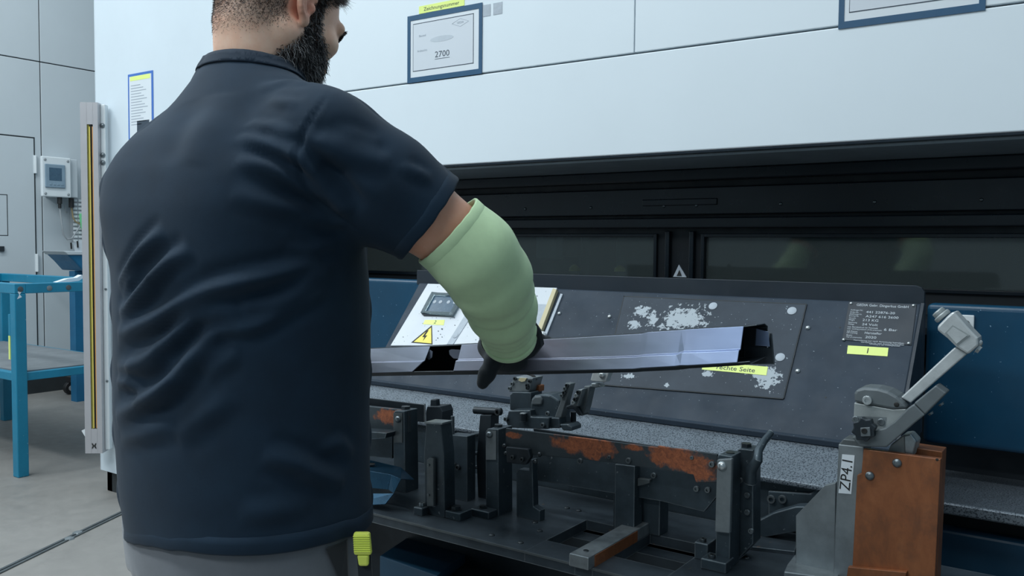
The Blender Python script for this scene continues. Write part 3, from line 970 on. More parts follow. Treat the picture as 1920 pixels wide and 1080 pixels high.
worn()
slab(ap, 0.0, 0.0025).build('access_plate', 'console_worn', con, bevel=0.001)
gl = MB()
for i in range(4):
    (xa, ya), (xb, yb) = ap[i], ap[(i + 1) % 4]
    q = slab([(xa, ya), (xb, yb), (xb + (1.5 if i in (1, 3) else 0), yb + (1.5 if i in (0, 2) else 0)), (xa + (1.5 if i in (1, 3) else 0), ya + (1.5 if i in (0, 2) else 0))], 0.0, 0.0028)
    gl.add(q.v, q.f)
gl.build('plate_joint', 'seam_dark', con)
for px, py in ((1337, 574), (1485, 583), (1463, 670)):
    bolt(con, cp(px, py, 0.0025), CN, 0.0105, 'disc', 'grey_patch', 'magnet_disc')
for px, py in ((1049, 588), (1143, 594), (1515, 615), (1496, 696)):
    bolt(con, cp(px, py), CN, 0.0055, 'dome', 'bolt_bright', 'screw')
for px, py in ((1548, 745), (1575, 614)):
    bolt(con, cp(px, py), CN, 0.0022, 'dome', 'seam_dark', 'rivet_hole', 0.2)
# white switch plate with raised right edge
wp = [(804, 534), (1046, 542), (1003, 640), (960, 742), (690, 716), (734, 650)]
wp = [(804, 534), (1046, 542), (1006, 650), (734, 650)]
pan = slab(wp, 0.0, 0.006).build('switch_plate', 'panel_white', con, bevel=0.001)
slab([(1040, 545), (1047, 547), (1005, 660), (996, 658)], 0.0, 0.012).build('raised_edge', 'cream_edge', pan, bevel=0.001)
slab([(1052, 552), (1056, 553), (1014, 660), (1009, 658)], 0.0, 0.004).build('guide_strip', 'grey_patch', pan)
slab([(873, 590), (886, 590), (850, 646), (838, 646)], 0.006, 0.0075).build('ruler_strip', 'grey_patch', pan)
bolt(pan, cp(854, 629, 0.0075), CN, 0.009, 'disc', 'grey_patch', 'round_button')
slab([(995, 570), (1028, 571), (1008, 625), (985, 620)], 0.006, 0.0068).build('worn_sticker', 'grey_patch', pan)
MB().lathe([(0.012, 0), (0.012, 0.01), (0.008, 0.016)], cp(1018, 632, 0.0), CN, 10).build('rubber_stop', 'box_white', pan)
# indicator unit with clear bevelled cover
iu = [(811, 549), (870, 552), (871, 556), (850, 594), (795, 593), (790, 588)]
io = slab(iu, 0.006, 0.010).build('indicator_base', 'console_dark', pan, bevel=0.001)
ii = [(815, 555), (862, 557), (846, 587), (799, 585)]
slab(ii, 0.010, 0.0108).build('indicator_face', 'screen_dark', io)
for px in (815, 826, 841, 853):
    bolt(io, cp(px, 566 + (px - 815) * 0.02, 0.0108), CN, 0.006, 'disc', 'grey_patch', 'lamp_spot')
cv = MB()
for i in range(4):
    (xa, ya), (xb, yb) = iu[(0, 2, 3, 5)[i]], iu[(2, 3, 5, 0)[i]]
    (xc, yc), (xd, yd) = ii[(1, 2, 3, 0)[i]], ii[i]
    q = slab([(xa, ya), (xb, yb), (xc, yc), (xd, yd)], 0.010, 0.016)
    cv.add(q.v, q.f)
cv.build('clear_cover', 'smoked_cover', io, bevel=0.001)
bolt(io, cp(845, 588, 0.016), CN, 0.006, 'disc', 'smoked_cover', 'cover_screw')
# high-voltage triangle
tr_o = slab([(810, 610), (811, 646), (771, 642.5)], 0.006, 0.0068).build('warning_triangle', 'ink_black', pan)
slab([(808.5, 614), (809, 644), (776, 641)], 0.0068, 0.0072).build('triangle_face', 'sign_yellow', tr_o)
slab([(804, 619), (797, 629), (801, 629), (793, 639), (796, 632), (792, 632), (800, 620)], 0.0072, 0.0076).build('lightning_bolt', 'ink_black', tr_o)
yl2 = thing('yellow_label', 'yellow label reading 2 on the white switch plate', 'label', cp(815, 604, 0.006))
slab([(797, 600), (834, 600), (832, 610), (793, 608)], 0.006, 0.0066).build('strip', 'label_yellow', yl2)
lettering('2', 0.016, frame_matrix(cp(816, 604, 0.0069), EX, CUP), 'ink', yl2)
spk = MB()
for px, py, s_ in ((822, 621, 1.0), (829, 617, 1.6), (826, 627, 0.9), (821, 634, 1.1), (829, 632, 0.9), (853, 610, 0.9), (756, 632, 0.8), (852, 596, 0.9), (1007, 555, 1.0), (899, 635, 0.9)):
    q = slab([(px - s_, py - s_), (px + s_, py - s_ * 0.6), (px + s_ * 0.8, py + s_), (px - s_, py + s_ * 0.7)], 0.006, 0.0064)
    spk.add(q.v, q.f)
spk.build('chipped_spots', 'ink', pan)
slab([(893, 618), (900, 615), (903, 622), (897, 628)], 0.006, 0.0064).build('sticker_scrap', 'frame_blue', pan)

# engraved type plate and labels
np_ = thing('type_plate', 'dark engraved type plate with four corner screws on the console', 'plate', cp(1650, 640))
slab([(1592, 566), (1719, 571), (1709, 648), (1579, 638)], 0.0, 0.0016).build('plate', 'console_dark', np_, bevel=0.0005)
for px, py in ((1596, 569), (1713, 573), (1582, 637), (1704, 644)):
    bolt(np_, cp(px, py, 0.0016), CN, 0.0035, 'dome', 'bolt_bright', 'screw')


def cw(text, px, py, size, width=None, m='ink_white', par=None, name='lettering', off=0.0018, align='LEFT'):
    lettering(text, size, frame_matrix(cp(px, py, off), EX, CUP), m, par or np_, name, align, width)


cw('GEDIA Gebr. Dingerkus GmbH', 1606, 571.5, 0.0090, 0.105)
for tx_, px, py, wd, sz_ in (('Auftrags-Nr.', 1595, 581, 0.026, 0.005), ('Order-No.', 1594, 585, 0.018, 0.005), ('441 22876-20', 1624, 585, 0.058, 0.0085),
                             ('Zeichnungs-Nr.', 1593, 588.5, 0.026, 0.005), ('Drawing-No.', 1592, 592, 0.020, 0.005), ('A247 616 2600', 1623, 593, 0.066, 0.0085),
                             ('Gewicht', 1592, 596, 0.014, 0.005), ('Weight', 1591, 599.5, 0.013, 0.005), ('213 KG', 1617, 600, 0.032, 0.0085),
                             ('Spannung', 1590.5, 604, 0.018, 0.005), ('Voltage', 1590, 607.5, 0.013, 0.005), ('24 Volt', 1616, 608, 0.032, 0.0085),
                             ('max. Betriebsdruck der Pneumatik', 1589, 612.5, 0.062, 0.005), ('max. working pressure of the pneumatic', 1588.5, 616, 0.070, 0.005), ('6 Bar', 1657, 618, 0.026, 0.009),
                             ('CE-Kennz.', 1588, 620.5, 0.022, 0.005), ('CE-marking', 1587.5, 623.5, 0.022, 0.005), ('Hersteller', 1621, 624, 0.034, 0.0085),
                             ('Baujahr', 1587, 628, 0.012, 0.005), ('Year of construction', 1586.5, 631.5, 0.032, 0.005), ('2020', 1622, 632, 0.022, 0.0085)):
    cw(tx_, px, py, sz_, wd)
for px, py, wd in ((1600, 637.5, 0.10), (1614, 641.5, 0.085), (1630, 645, 0.06)):
    cw('Vorrichtung nur nach Anweisung betreiben', px, py, 0.0048, wd)

y1_ = thing('yellow_label', 'yellow label reading 1 below the engraved type plate', 'label', cp(1627, 658))
slab([(1590, 648), (1666, 652.5), (1664, 668.5), (1588, 663.5)], 0.0, 0.0008).build('strip', 'label_yellow', y1_)
cw('1', 1627, 658, 0.019, None, 'ink_black', y1_, off=0.001, align='CENTER')
y3_ = thing('yellow_label', 'yellow label reading rechte Seite, partly behind the held steel part', 'label', cp(1395, 692, 0.0025))
slab([(1320, 678), (1440, 688), (1437, 704), (1316, 693)], 0.0025, 0.0033).build('strip', 'label_yellow', y3_)
cw('rechte Seite', 1379, 691.5, 0.016, 0.088, 'ink', y3_, off=0.0036, align='CENTER')

# ================================================================== WELDING FIXTURE
FZ = 0.65
fx_t = thing('welding_fixture', 'dark steel welding fixture table with posts, bars and cut-outs', 'fixture', (-0.85, 1.45, 0))
FY0, FY1 = 1.283, 1.655


def tr(pts, Y, th):
    return MB().prism([at(x, y, Y=Y) for x, y in pts], (0, th, 0))


# base plate with two rectangular openings
xsplit = [-1.65, -0.862, -0.757, -0.722, -0.602, -0.06]
bp = MB()
ya, yb = 1.355, 1.505
for i in range(5):
    xa, xb = xsplit[i], xsplit[i + 1]
    if i in (1, 3):
        bp.box((xa, FY0, FZ - 0.02), (xb, ya, FZ)); bp.box((xa, yb, FZ - 0.02), (xb, FY1, FZ))
    else:
        bp.box((xa, FY0, FZ - 0.02), (xb, FY1, FZ))
bp.build('base_plate', 'fixture_plate', fx_t)
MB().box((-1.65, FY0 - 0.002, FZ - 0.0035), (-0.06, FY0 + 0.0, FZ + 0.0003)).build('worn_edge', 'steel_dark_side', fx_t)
# bright bar laid across
rusty('bar_rust_side', [((0.12, -0.08, 0.66), (0.03, 0.2, 0.02))])
br = MB().box((-0.760, 1.268, FZ), (-0.722, 1.52, FZ + 0.022)).build('cross_bar', 'steel_worn', fx_t, bevel=0.0015)
bolt(br, (-0.742, 1.295, FZ + 0.022), (0, 0, 1), 0.005, 'cap', 'bolt_dark', 'bolt', 0.3)
MB().box((-0.7218, 1.29, FZ), (-0.7208, 1.45, FZ + 0.02)).build('rusty_side', 'rust_plate', br)

# bar with copper coloured patches between the end posts
BY = 1.425
o0 = origin(fx_t)


def spot(px, py, rx, rz, Y=BY):
    p = at(px, py, Y=Y) - o0
    return (tuple(p), (rx, 0.05, rz))


rusty('copper_bar', [spot(1100, 838, 0.10, 0.036), spot(1075, 832, 0.075, 0.028), spot(1250, 852, 0.09, 0.036), spot(1285, 868, 0.095, 0.032), spot(1312, 888, 0.045, 0.028), spot(960, 815, 0.04, 0.012), spot(1190, 840, 0.05, 0.012)],
      rust_a=srgb(172, 100, 66), rust_b=srgb(104, 62, 46), nscale=30)
rusty('copper_bar_short', [spot(715, 780, 0.075, 0.03), spot(740, 785, 0.04, 0.035)], rust_a=srgb(172, 100, 66), rust_b=srgb(104, 62, 46), nscale=30)
zt1, zt2 = at(1100, 823, Y=BY).z, at(1290, 847, Y=BY).z
cb = [(948, 803), (1232, 839), (1233, 836), (1345, 852), (1345, 905), (1305, 905), (1300, 890), (1150, 868), (1100, 862), (948, 848)]
tr(cb, BY, 0.006).build('copper_bar', 'copper_bar', fx_t, bevel=0.001)
tr([(1000, 845), (1345, 895), (1345, 930), (1320, 960), (1240, 940), (1000, 900)], BY + 0.055, 0.012).build('web_plate', 'fixture_dark', fx_t, bevel=0.001)
for px, py in ((1089, 864), (1143, 857), (1180, 863), (1227, 891), (1307, 916), (1328, 918), (1298, 858), (1336, 870)):
    p = at(px, py, Y=BY if py < 875 else BY + 0.055)
    bolt(fx_t, p, (0, -1, 0), 0.0055 if py > 862 else 0.0035, 'cap', 'bolt_steel')
# dark backing bar standing behind it
tr([(1000, 803), (1345, 853), (1350, 890), (1000, 850)], 1.50, 0.004).build('backing_bar', 'fixture_black', fx_t, bevel=0.001)
tr([(560, 730), (796, 759), (796, 792), (560, 770)], 1.50, 0.004).build('backing_bar', 'fixture_black', fx_t, bevel=0.001)
tr([(795, 757), (797, 757), (797, 792), (795, 792)], 1.498, 0.002).build('bright_edge', 'steel_worn', fx_t)
tr([(560, 748), (765, 770), (765, 812), (560, 790)], 1.44, 0.012).build('copper_bar', 'copper_bar_short', fx_t, bevel=0.001)
tr([(560, 790), (735, 812), (735, 860), (560, 842)], 1.46, 0.03).build('web_plate', 'fixture_dark', fx_t, bevel=0.001)
for px, py in ((684, 801), (691, 799)):
    bolt(fx_t, at(px, py, Y=1.46), (0, -1, 0), 0.0055, 'cap', 'bolt_steel')
tr([(640, 806), (725, 812), (722, 822), (640, 828)], 1.40, 0.06).build('support_step', 'fixture_dark', fx_t, bevel=0.001)


def foot_z(px, Y):
    return None


def post(pts, Y, th, m='fixture_dark', name='post', bevel=0.0015):
    """traced front outline on plane Y; the outline's lowest points are dropped onto the base plate"""
    P = [at(x, y, Y=Y) for x, y in pts]
    zmin = min(p.z for p in P)
    P = [Vector((p.x, p.y, FZ)) if p.z < zmin + 0.012 else p for p in P]
    return MB().prism(P, (0, th, 0)).build(name, m, fx_t, bevel=bevel)


# post A (tapered, with inner rib and bolted feet)
pa = post([(797, 962), (795, 850), (799, 793), (826, 795), (832, 850), (834, 962)], 1.345, 0.035, 'fixture_dark')
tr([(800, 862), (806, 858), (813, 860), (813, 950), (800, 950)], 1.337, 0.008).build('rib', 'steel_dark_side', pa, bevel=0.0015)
tr([(796, 791), (829, 793), (829, 796), (796, 794)], 1.343, 0.035).build('worn_top', 'steel_worn', pa)
for py in (872, 928):
    bolt(pa, at(804, py, Y=1.337), (0, -1, 0), 0.0025, 'cap', 'bolt_steel')
MB().box((-1.165, 1.325, FZ), (-1.142, 1.365, FZ + 0.016)).build('foot', 'fixture_dark', fx_t, bevel=0.002)
MB().box((-1.098, 1.345, FZ), (-1.06, 1.385, FZ + 0.016)).build('foot', 'fixture_dark', fx_t, bevel=0.002)
bolt(fx_t, (-1.083, 1.362, FZ + 0.016), (0, 0, 1), 0.010, 'hex', 'bolt_dark')
bolt(fx_t, (-1.155, 1.34, FZ + 0.016), (0, 0, 1), 0.006, 'cap', 'bolt_steel')
bolt(pa, at(836, 800, Y=1.38), (0, -1, 0), 0.011, 'cap', 'bolt_dark', 'bolt', 1.6)
# post B and its leg
pb = post([(911, 962), (910, 810), (914, 804), (934, 805), (935, 962)], 1.418, 0.05, 'fixture_dark')
tr([(911, 862), (912, 807), (930, 808), (930, 862)], 1.4165, 0.0015).build('worn_face', 'steel_mid', pb)
bolt(pb, at(918, 815, Y=1.416), (0, -1, 0), 0.007, 'dome', 'bolt_steel')
p = at(932, 803, Y=1.44)
bolt(pb, (p.x, 1.445, p.z - 0.002), (0, 0, 1), 0.009, 'hex', 'bolt_dark', 'bolt', 1.4)
MB().box((-1.068, 1.39, FZ), (-1.022, 1.43, FZ + 0.014)).build('foot', 'fixture_dark', fx_t, bevel=0.002)
bolt(fx_t, (-1.05, 1.408, FZ + 0.014), (0, 0, 1), 0.007, 'hex', 'bolt_dark')
post([(968, 962), (968, 885), (972, 880), (992, 882), (992, 862), (998, 862), (1000, 950), (1012, 958), (1012, 966)], 1.44, 0.02, 'fixture_dark', 'angle_leg')
tr([(948, 838), (990, 842), (994, 858), (985, 872), (950, 868)], 1.41, 0.012).build('clamp_block', 'fixture_black', fx_t, bevel=0.002)
for px, py in ((962, 857), (980, 861)):
    bolt(fx_t, at(px, py, Y=1.41), (0, -1, 0), 0.0045, 'cap', 'bolt_dark')
for px, py in ((1012, 852), (1004, 866), (946, 836), (949, 850)):
    bolt(fx_t, at(px, py, Y=1.42), (0, -1, 0), 0.005, 'dome', 'bolt_dark')
# post C
pc_ = post([(738, 900), (737, 775), (741, 770), (758, 771), (760, 900)], 1.43, 0.045, 'fixture_dark')
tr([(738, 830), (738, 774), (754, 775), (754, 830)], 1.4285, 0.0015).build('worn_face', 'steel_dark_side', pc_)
bolt(pc_, at(747, 786, Y=1.4285), (0, -1, 0), 0.008, 'dome', 'bolt_steel')
p = at(759, 770, Y=1.452)
bolt(pc_, (p.x, 1.455, p.z - 0.003), (0, 0, 1), 0.0105, 'hex', 'bolt_dark', 'bolt', 1.6)
# black locating posts
post([(799, 930), (798, 772), (801, 762), (825, 762), (829, 772), (829, 930)], 1.50, 0.04, 'fixture_black')
tr([(806, 763), (807, 749), (817, 749), (818, 763)], 1.51, 0.015).build('locating_pin', 'fixture_black', fx_t, bevel=0.002)
tp = post([(896, 940), (893, 860), (900, 778), (921, 778), (918, 860), (914, 940)], 1.50, 0.03, 'fixture_black')
MB().cyl(at(890, 769, Y=1.51), at(939, 772, Y=1.51), 0.008, n=14).build('cross_pin', 'fixture_black', tp, smooth=True)
bolt(tp, at(936, 772, Y=1.505), (0, -1, 0), 0.008, 'cap', 'bolt_dark')
post([(842, 910), (842, 815), (876, 818), (876, 915)], 1.46, 0.03, 'fixture_dark', 'spacer_block')
for px, py in ((852, 872), (860, 876), (848, 868)):
    bolt(fx_t, at(px, py, Y=1.46), (0, -1, 0), 0.006, 'cap', 'bolt_dark')
MB().cyl(at(849, 815, Y=1.47), at(849, 780, Y=1.47), 0.004, n=8).build('locating_pin', 'fixture_dark', fx_t)
for py in (817, 852, 878):
    MB().cyl(at(876, py, Y=1.48), at(900, py - 3, Y=1.51), 0.004, n=8).build('tie_rod', 'fixture_dark', fx_t)
# square post under the bar
post([(1152, 990), (1153, 870), (1190, 874), (1189, 997)], 1.46, 0.035, 'fixture_dark', 'square_post')
MB().box((-0.80, 1.50, FZ), (-0.70, 1.54, FZ + 0.10)).build('rear_block', 'fixture_dark', fx_t, bevel=0.002)
tr([(1195, 897), (1218, 900), (1218, 906), (1195, 912)], 1.47, 0.05).build('small_ledge', 'steel_dark_side', fx_t, bevel=0.001)
# right end post
pr = post([(1341, 1062), (1345, 856), (1349, 852), (1372, 856), (1368, 1066)], 1.418, 0.045, 'fixture_dark')
tr([(1340, 998), (1344, 862), (1372, 860), (1368, 1001)], 1.408, 0.010).build('worn_face', 'steel_mid', pr, bevel=0.002)
bolt(pr, at(1354, 874, Y=1.408), (0, -1, 0), 0.0085, 'dome', 'bolt_bright')
p = at(1369, 853, Y=1.44)
bolt(pr, (p.x, 1.44, p.z), (0, 0, 1), 0.008, 'hex', 'bolt_dark', 'bolt', 0.8)
post([(1384, 1040), (1381, 846), (1386, 841), (1412, 844), (1412, 1020)], 1.47, 0.04, 'fixture_dark')
p = at(1399, 842, Y=1.49)
bolt(fx_t, (p.x, 1.49, p.z - 0.003), (0, 0, 1), 0.0095, 'hex', 'bolt_dark', 'bolt', 1.9)
for px, py in ((1402, 928), (1402, 960), (1409, 995), (1389, 900)):
    bolt(fx_t, at(px, py, Y=1.468), (0, -1, 0), 0.005, 'cap', 'bolt_steel')
MB().box((-0.572, 1.392, FZ), (-0.527, 1.43, FZ + 0.018)).build('foot', 'fixture_dark', fx_t, bevel=0.002)
bolt(fx_t, (-0.557, 1.405, FZ + 0.018), (0, 0, 1), 0.006, 'cap', 'bolt_dark')
MB().box((-0.60, 1.43, FZ), (-0.575, 1.47, FZ + 0.03)).build('foot', 'fixture_dark', fx_t, bevel=0.002)
bolt(fx_t, (-0.588, 1.44, FZ + 0.03), (0, 0, 1), 0.006, 'cap', 'bolt_dark')
# curved hand lever
lv = [at(1407, 905, Y=1.46), at(1409, 880, Y=1.455), at(1421, 862, Y=1.45), at(1422, 845, Y=1.46), at(1432, 828, Y=1.48), at(1446, 811, Y=1.50)]
MB().tube(lv, [0.011, 0.010, 0.0085, 0.0075, 0.0065, 0.006], 10).build('hand_lever', 'fixture_dark', fx_t, smooth=True)
# loose plates and bolts on the base plate
slp = [(1398, 955), (1440, 900), (1490, 895), (1475, 960), (1420, 990)]
MB().prism([at(1400, 1030, Z=FZ), at(1425, 990, Z=FZ), at(1500, 1005, Z=FZ), at(1490, 1040, Z=FZ)], (0, 0, 0.006)).build('shim_plate', 'fixture_plate', fx_t, bevel=0.001)
tr([(1395, 990), (1450, 962), (1492, 950), (1530, 950), (1530, 990), (1420, 1010)], 1.60, 0.03).build('angle_plate', 'fixture_dark', fx_t, bevel=0.002)
for px, py in ((1475, 1034), (1470, 1030), (1400, 1046), (1003, 980), (1063, 953), (1085, 958), (976, 1018), (922, 1004), (1012, 996)):
    bolt(fx_t, at(px, py, Z=FZ), (0, 0, 1), 0.006, 'dome', 'bolt_dark', 'bolt', 0.6)
p = at(948, 985, Z=FZ)
rusty('rust_spot', [((0, 0, 0), (0.02, 0.02, 0.02))])
for px, py in ((1448, 935), (1469, 935)):
    bolt(fx_t, at(px, py, Y=1.655), (0, -1, 0), 0.0085, 'cap', 'bolt_steel')
tr([(1440, 920), (1520, 925), (1535, 905), (1540, 990), (1440, 990)], 1.650, 0.006).build('cover_plate', 'fixture_dark', fx_t, bevel=0.004)
# understructure: cross members and side boxes below the plate
us = MB()
us.box((-1.62, FY0 + 0.02, 0.05), (-1.56, FY0 + 0.08, FZ - 0.02)).box((-0.14, FY0 + 0.02, 0.05), (-0.08, FY0 + 0.08, FZ - 0.02))
us.box((-1.62, 1.58, 0.05), (-1.56, 1.64, FZ - 0.02)).box((-0.14, 1.58, 0.05), (-0.08, 1.64, FZ - 0.02))
us.box((-1.64, FY0 + 0.01, 0.0), (-0.06, 1.65, 0.05))
us.build('stand_frame', 'fixture_black', fx_t, bevel=0.002)
MB().box((-1.6, 1.45, 0.1), (-0.1, 1.49, FZ - 0.02)).build('rear_sheet', 'fixture_black', fx_t)
a_ = at(900, 1040, Z=0.52)
MB().prism([at(818, 1090, Z=0.52), at(902, 1031, Z=0.52), at(985, 1046, Z=0.52), at(930, 1110, Z=0.52)], (0, 0, -0.42)).build('side_box', 'fixture_plate', fx_t, bevel=0.002)
for px, py in ((940, 1056), (832, 1074)):
    bolt(fx_t, at(px, py, Z=0.52), (0, 0, 1), 0.008, 'hex', 'bolt_steel')
MB().prism([at(712, 1042, Z=0.54), at(775, 1000, Z=0.54), at(895, 1020, Z=0.54), at(820, 1080, Z=0.54)], (0, 0, -0.3)).build('side_box', 'machine_blue_low', fx_t, bevel=0.002)

# ================================================================== BLUE BENT SHEET ON THE LEFT
bs_ = thing('bent_sheet', 'blue bent sheet metal part lying in the fixture beside the worker', 'sheet part', at(730, 960, Y=1.30))


def sheet(name, strips, th, parent, m):
    b_ = MB()
    for q in strips:
        P = [at(x, y, Y=Y) for x, y, Y in q]
        n_ = (P[1] - P[0]).cross(P[2] - P[0]).normalized()
        b_.prism(P, n_ * th)
    return b_.build(name, m, parent, bevel=0.0006)


sheet('top_face', [[(640, 850, 1.40), (752, 876, 1.40), (733, 890, 1.33), (640, 874, 1.33)]], 0.0025, bs_, 'blue_sheet')
sheet('front_face', [[(640, 874, 1.33), (733, 890, 1.33), (728, 918, 1.325), (640, 910, 1.325)]], 0.0025, bs_, 'blue_sheet')
sheet('flange', [[(728, 918, 1.325), (733, 890, 1.33), (752, 898, 1.335), (738, 925, 1.32)], [(733, 890, 1.33), (752, 876, 1.40), (777, 899, 1.40), (752, 898, 1.335)], [(640, 925, 1.32), (738, 925, 1.32), (722, 945, 1.30), (640, 950, 1.30)]], 0.002, bs_, 'blue_sheet')
bolt(bs_, at(695, 872, Y=1.365) + Vector((0, 0, 0.002)), (0, 0, 1), 0.010, 'disc', 'ink_black', 'round_hole', 0.3)

# ================================================================== SMALL CLAMP IN THE MIDDLE
CY = 1.535
sc_ = thing('swing_clamp', 'small dark swing clamp with steel jaw blocks on the middle of the fixture', 'clamp', at(1000, 803, Y=CY))
T7 = lambda pts: [(930 + x / 7.2, 680 + y / 7.2) for x, y in pts]


def ctr(pts, Y, th, name, m, par=None, bevel=0.002):
    return tr(T7(pts), Y, th).build(name, m, par or sc_, bevel=bevel)


ctr([(130, 790), (170, 880), (700, 900), (720, 740), (470, 730), (460, 640), (170, 650)], CY - 0.03, 0.05, 'base_block', 'fixture_dark')
ctr([(185, 640), (185, 430), (230, 395), (470, 400), (470, 640)], CY, 0.045, 'cylinder_block', 'fixture_dark')
jb = ctr([(170, 395), (235, 195), (505, 205), (450, 395)], CY + 0.005, 0.04, 'jaw_block', 'steel_mid')
for x, y in ((262, 215), (190, 345), (462, 250), (430, 340), (225, 285), (425, 305)):
    bolt(sc_, at(930 + x / 7.2, 680 + y / 7.2, Y=CY + 0.005), (0, -1, 0), 0.004, 'cap', 'bolt_steel' if x in (190, 225) else 'bolt_dark')
ctr([(300, 240), (320, 205), (410, 210), (390, 250), (345, 260)], CY + 0.002, 0.004, 'brass_tip', 'cream_edge', bevel=0.0)
ctr([(510, 385), (545, 300), (590, 310), (585, 395)], CY + 0.03, 0.02, 'rusty_tab', 'rust_plate')
hs = [at(930 + x / 7.2, 680 + y / 7.2, Y=CY + 0.02) for x, y in ((430, 150), (480, 165), (520, 190), (545, 235))]
MB().tube(hs, 0.003, 8).build('air_hose', 'rubber_black', sc_, smooth=True)
ctr([(465, 880), (462, 560), (480, 480), (520, 440), (620, 425), (730, 435), (800, 475), (850, 510), (840, 740), (860, 890)], CY - 0.012, 0.05, 'housing', 'fixture_dark', bevel=0.004)
ctr([(470, 570), (478, 500), (520, 455), (600, 450), (625, 500), (610, 575)], CY - 0.016, 0.006, 'cap', 'clamp_grey', bevel=0.003)
MB().cyl(at(930 + 368 / 7.2, 680 + 790 / 7.2, Y=CY - 0.035), at(930 + 368 / 7.2, 680 + 680 / 7.2, Y=CY - 0.035), 0.0075, n=16).build('spring_pin', 'fixture_black', sc_, smooth=True)
bolt(sc_, at(930 + 368 / 7.2, 680 + 690 / 7.2, Y=CY - 0.035), (0, 0, 1), 0.0075, 'dome', 'bolt_bright', 'pin_cap', 0.4)
for x, y in ((705, 685), (640, 840), (140, 760)):
    bolt(sc_, at(930 + x / 7.2, 680 + y / 7.2, Y=CY - 0.031), (0, -1, 0), 0.005, 'cap', 'bolt_steel')
am = ctr([(785, 745), (860, 540), (935, 270), (1010, 285), (935, 560), (880, 745)], CY - 0.018, 0.02, 'arm', 'clamp_grey')
for x, y, m_ in ((965, 308, 'bolt_dark'), (938, 350, 'bolt_steel'), (925, 405, 'bolt_dark'), (895, 445, 'bolt_steel')):
    bolt(am, at(930 + x / 7.2, 680 + y / 7.2, Y=CY - 0.018), (0, -1, 0), 0.0042, 'cap', m_)
ctr([(720, 740), (850, 745), (860, 880), (700, 890)], CY - 0.022, 0.03, 'hinge_block', 'fixture_dark')
ft = ctr([(850, 830), (980, 830), (1022, 870), (1020, 925), (900, 915)], CY - 0.02, 0.04, 'foot', 'fixture_dark')
jb2 = ctr([(1020, 575), (1085, 370), (1175, 355), (1100, 600)], CY - 0.03, 0.03, 'jaw_block', 'steel_mid')
ctr([(945, 585), (1020, 560), (1100, 595), (1170, 720), (1110, 715), (1045, 630), (945, 625)], CY - 0.02, 0.028, 'jaw_wedge', 'fixture_black')
for x, y in ((1118, 397), (1090, 440), (1075, 495), (1052, 535)):
    bolt(jb2, at(930 + x / 7.2, 680 + y / 7.2, Y=CY - 0.03), (0, -1, 0), 0.0045, 'cap', 'bolt_bright' if y in (440, 535) else 'bolt_dark')
ctr([(1180, 360), (1190, 315), (1270, 320), (1210, 600), (1180, 700), (1105, 600)], CY - 0.012, 0.025, 'arm', 'clamp_grey')
ctr([(1275, 330), (1285, 275), (1390, 280), (1420, 330), (1340, 340)], CY - 0.01, 0.02, 'link', 'steel_worn')
bk = ctr([(1270, 240), (1310, 110), (1320, 40), (1540, 40), (1530, 120), (1475, 265), (1300, 255)], CY - 0.02, 0.02, 'bracket', 'cast_silver')
bolt(bk, at(930 + 1437 / 7.2, 680 + 165 / 7.2, Y=CY - 0.02), (0, -1, 0), 0.0075, 'dome', 'bolt_bright')
MB().cyl(at(1075, 772, Y=CY + 0.02), at(1075, 800, Y=CY + 0.02), 0.006).build('strut', 'fixture_black', sc_)

# ================================================================== RIGHT PNEUMATIC CLAMP
KY = 1.47
kc = thing('pneumatic_clamp', 'grey swing-arm clamp marked ZP4.1 on a rusty orange mounting plate', 'clamp', at(1660, 1078, Y=KY))
kz = FZ
T4 = lambda pts: [(1540 + x / 3.6, 560 + y / 3.6) for x, y in pts]


def ktr(pts, Y, th, name, m, par=None, bevel=0.002, z=True):
    return tr(T4(pts) if z else pts, Y, th).build(name, m, par or kc, bevel=bevel)


def drop(pts, Y, th):
    P = [at(x, y, Y=Y) for x, y in pts]
    zm = min(p.z for p in P)
    P = [Vector((p.x, p.y, kz)) if p.z < zm + 0.02 else p for p in P]
    return MB().prism(P, (0, th, 0))


drop([(1572, 833), (1620, 838), (1616, 1075), (1562, 1080)], KY, 0.05).build('support_post', 'steel_mid', kc, bevel=0.0015)
drop([(1619, 842), (1764, 861), (1752, 1085), (1597, 1070), (1607, 891), (1615, 888)], KY - 0.012, 0.012).build('rust_plate', 'rust_plate', kc, bevel=0.001)
drop([(1705, 838), (1767, 847), (1756, 1085), (1700, 1075)], KY + 0.03, 0.04).build('rear_post', 'rust_plate', kc, bevel=0.001)
bolt(kc, at(1757, 862, Y=KY - 0.012), (0, -1, 0), 0.0022, 'dome', 'ink_black', 'small_hole', 0.2)
for px, py in ((1682, 868), (1631, 892)):
    bolt(kc, at(px, py, Y=KY - 0.012), (0, -1, 0), 0.0072, 'dome', 'bolt_steel', 'bolt', 0.8)
gs = drop([(1492, 967), (1547, 910), (1567, 905), (1565, 1075), (1492, 1070)], KY + 0.01, 0.012).build('gusset', 'steel_mid', kc, bevel=0.001)
P = [at(1476, 1058, Z=FZ + 0.012), at(1490, 1040, Z=FZ + 0.012), at(1580, 1056, Z=FZ + 0.012), at(1570, 1085, Z=FZ + 0.012), at(1470, 1072, Z=FZ + 0.012)]
MB().prism(P, (0, 0, -0.012)).build('foot_plate', 'steel_worn', kc, bevel=0.0015)
drop([(1590, 1063), (1700, 1073), (1690, 1090), (1585, 1085)], KY - 0.022, 0.01).build('lower_strip', 'rust_plate', kc, bevel=0.001)
lbP = [(1579, 852), (1602.5, 854), (1596, 926.5), (1572, 924.5)]
lab = tr(lbP, KY - 0.0008, 0.0008).build('marking_label', 'paper', kc)
pt = at(1587.5, 889, Y=KY - 0.001)
upv = (at(1591, 853, Y=KY) - at(1584, 925, Y=KY)).normalized()
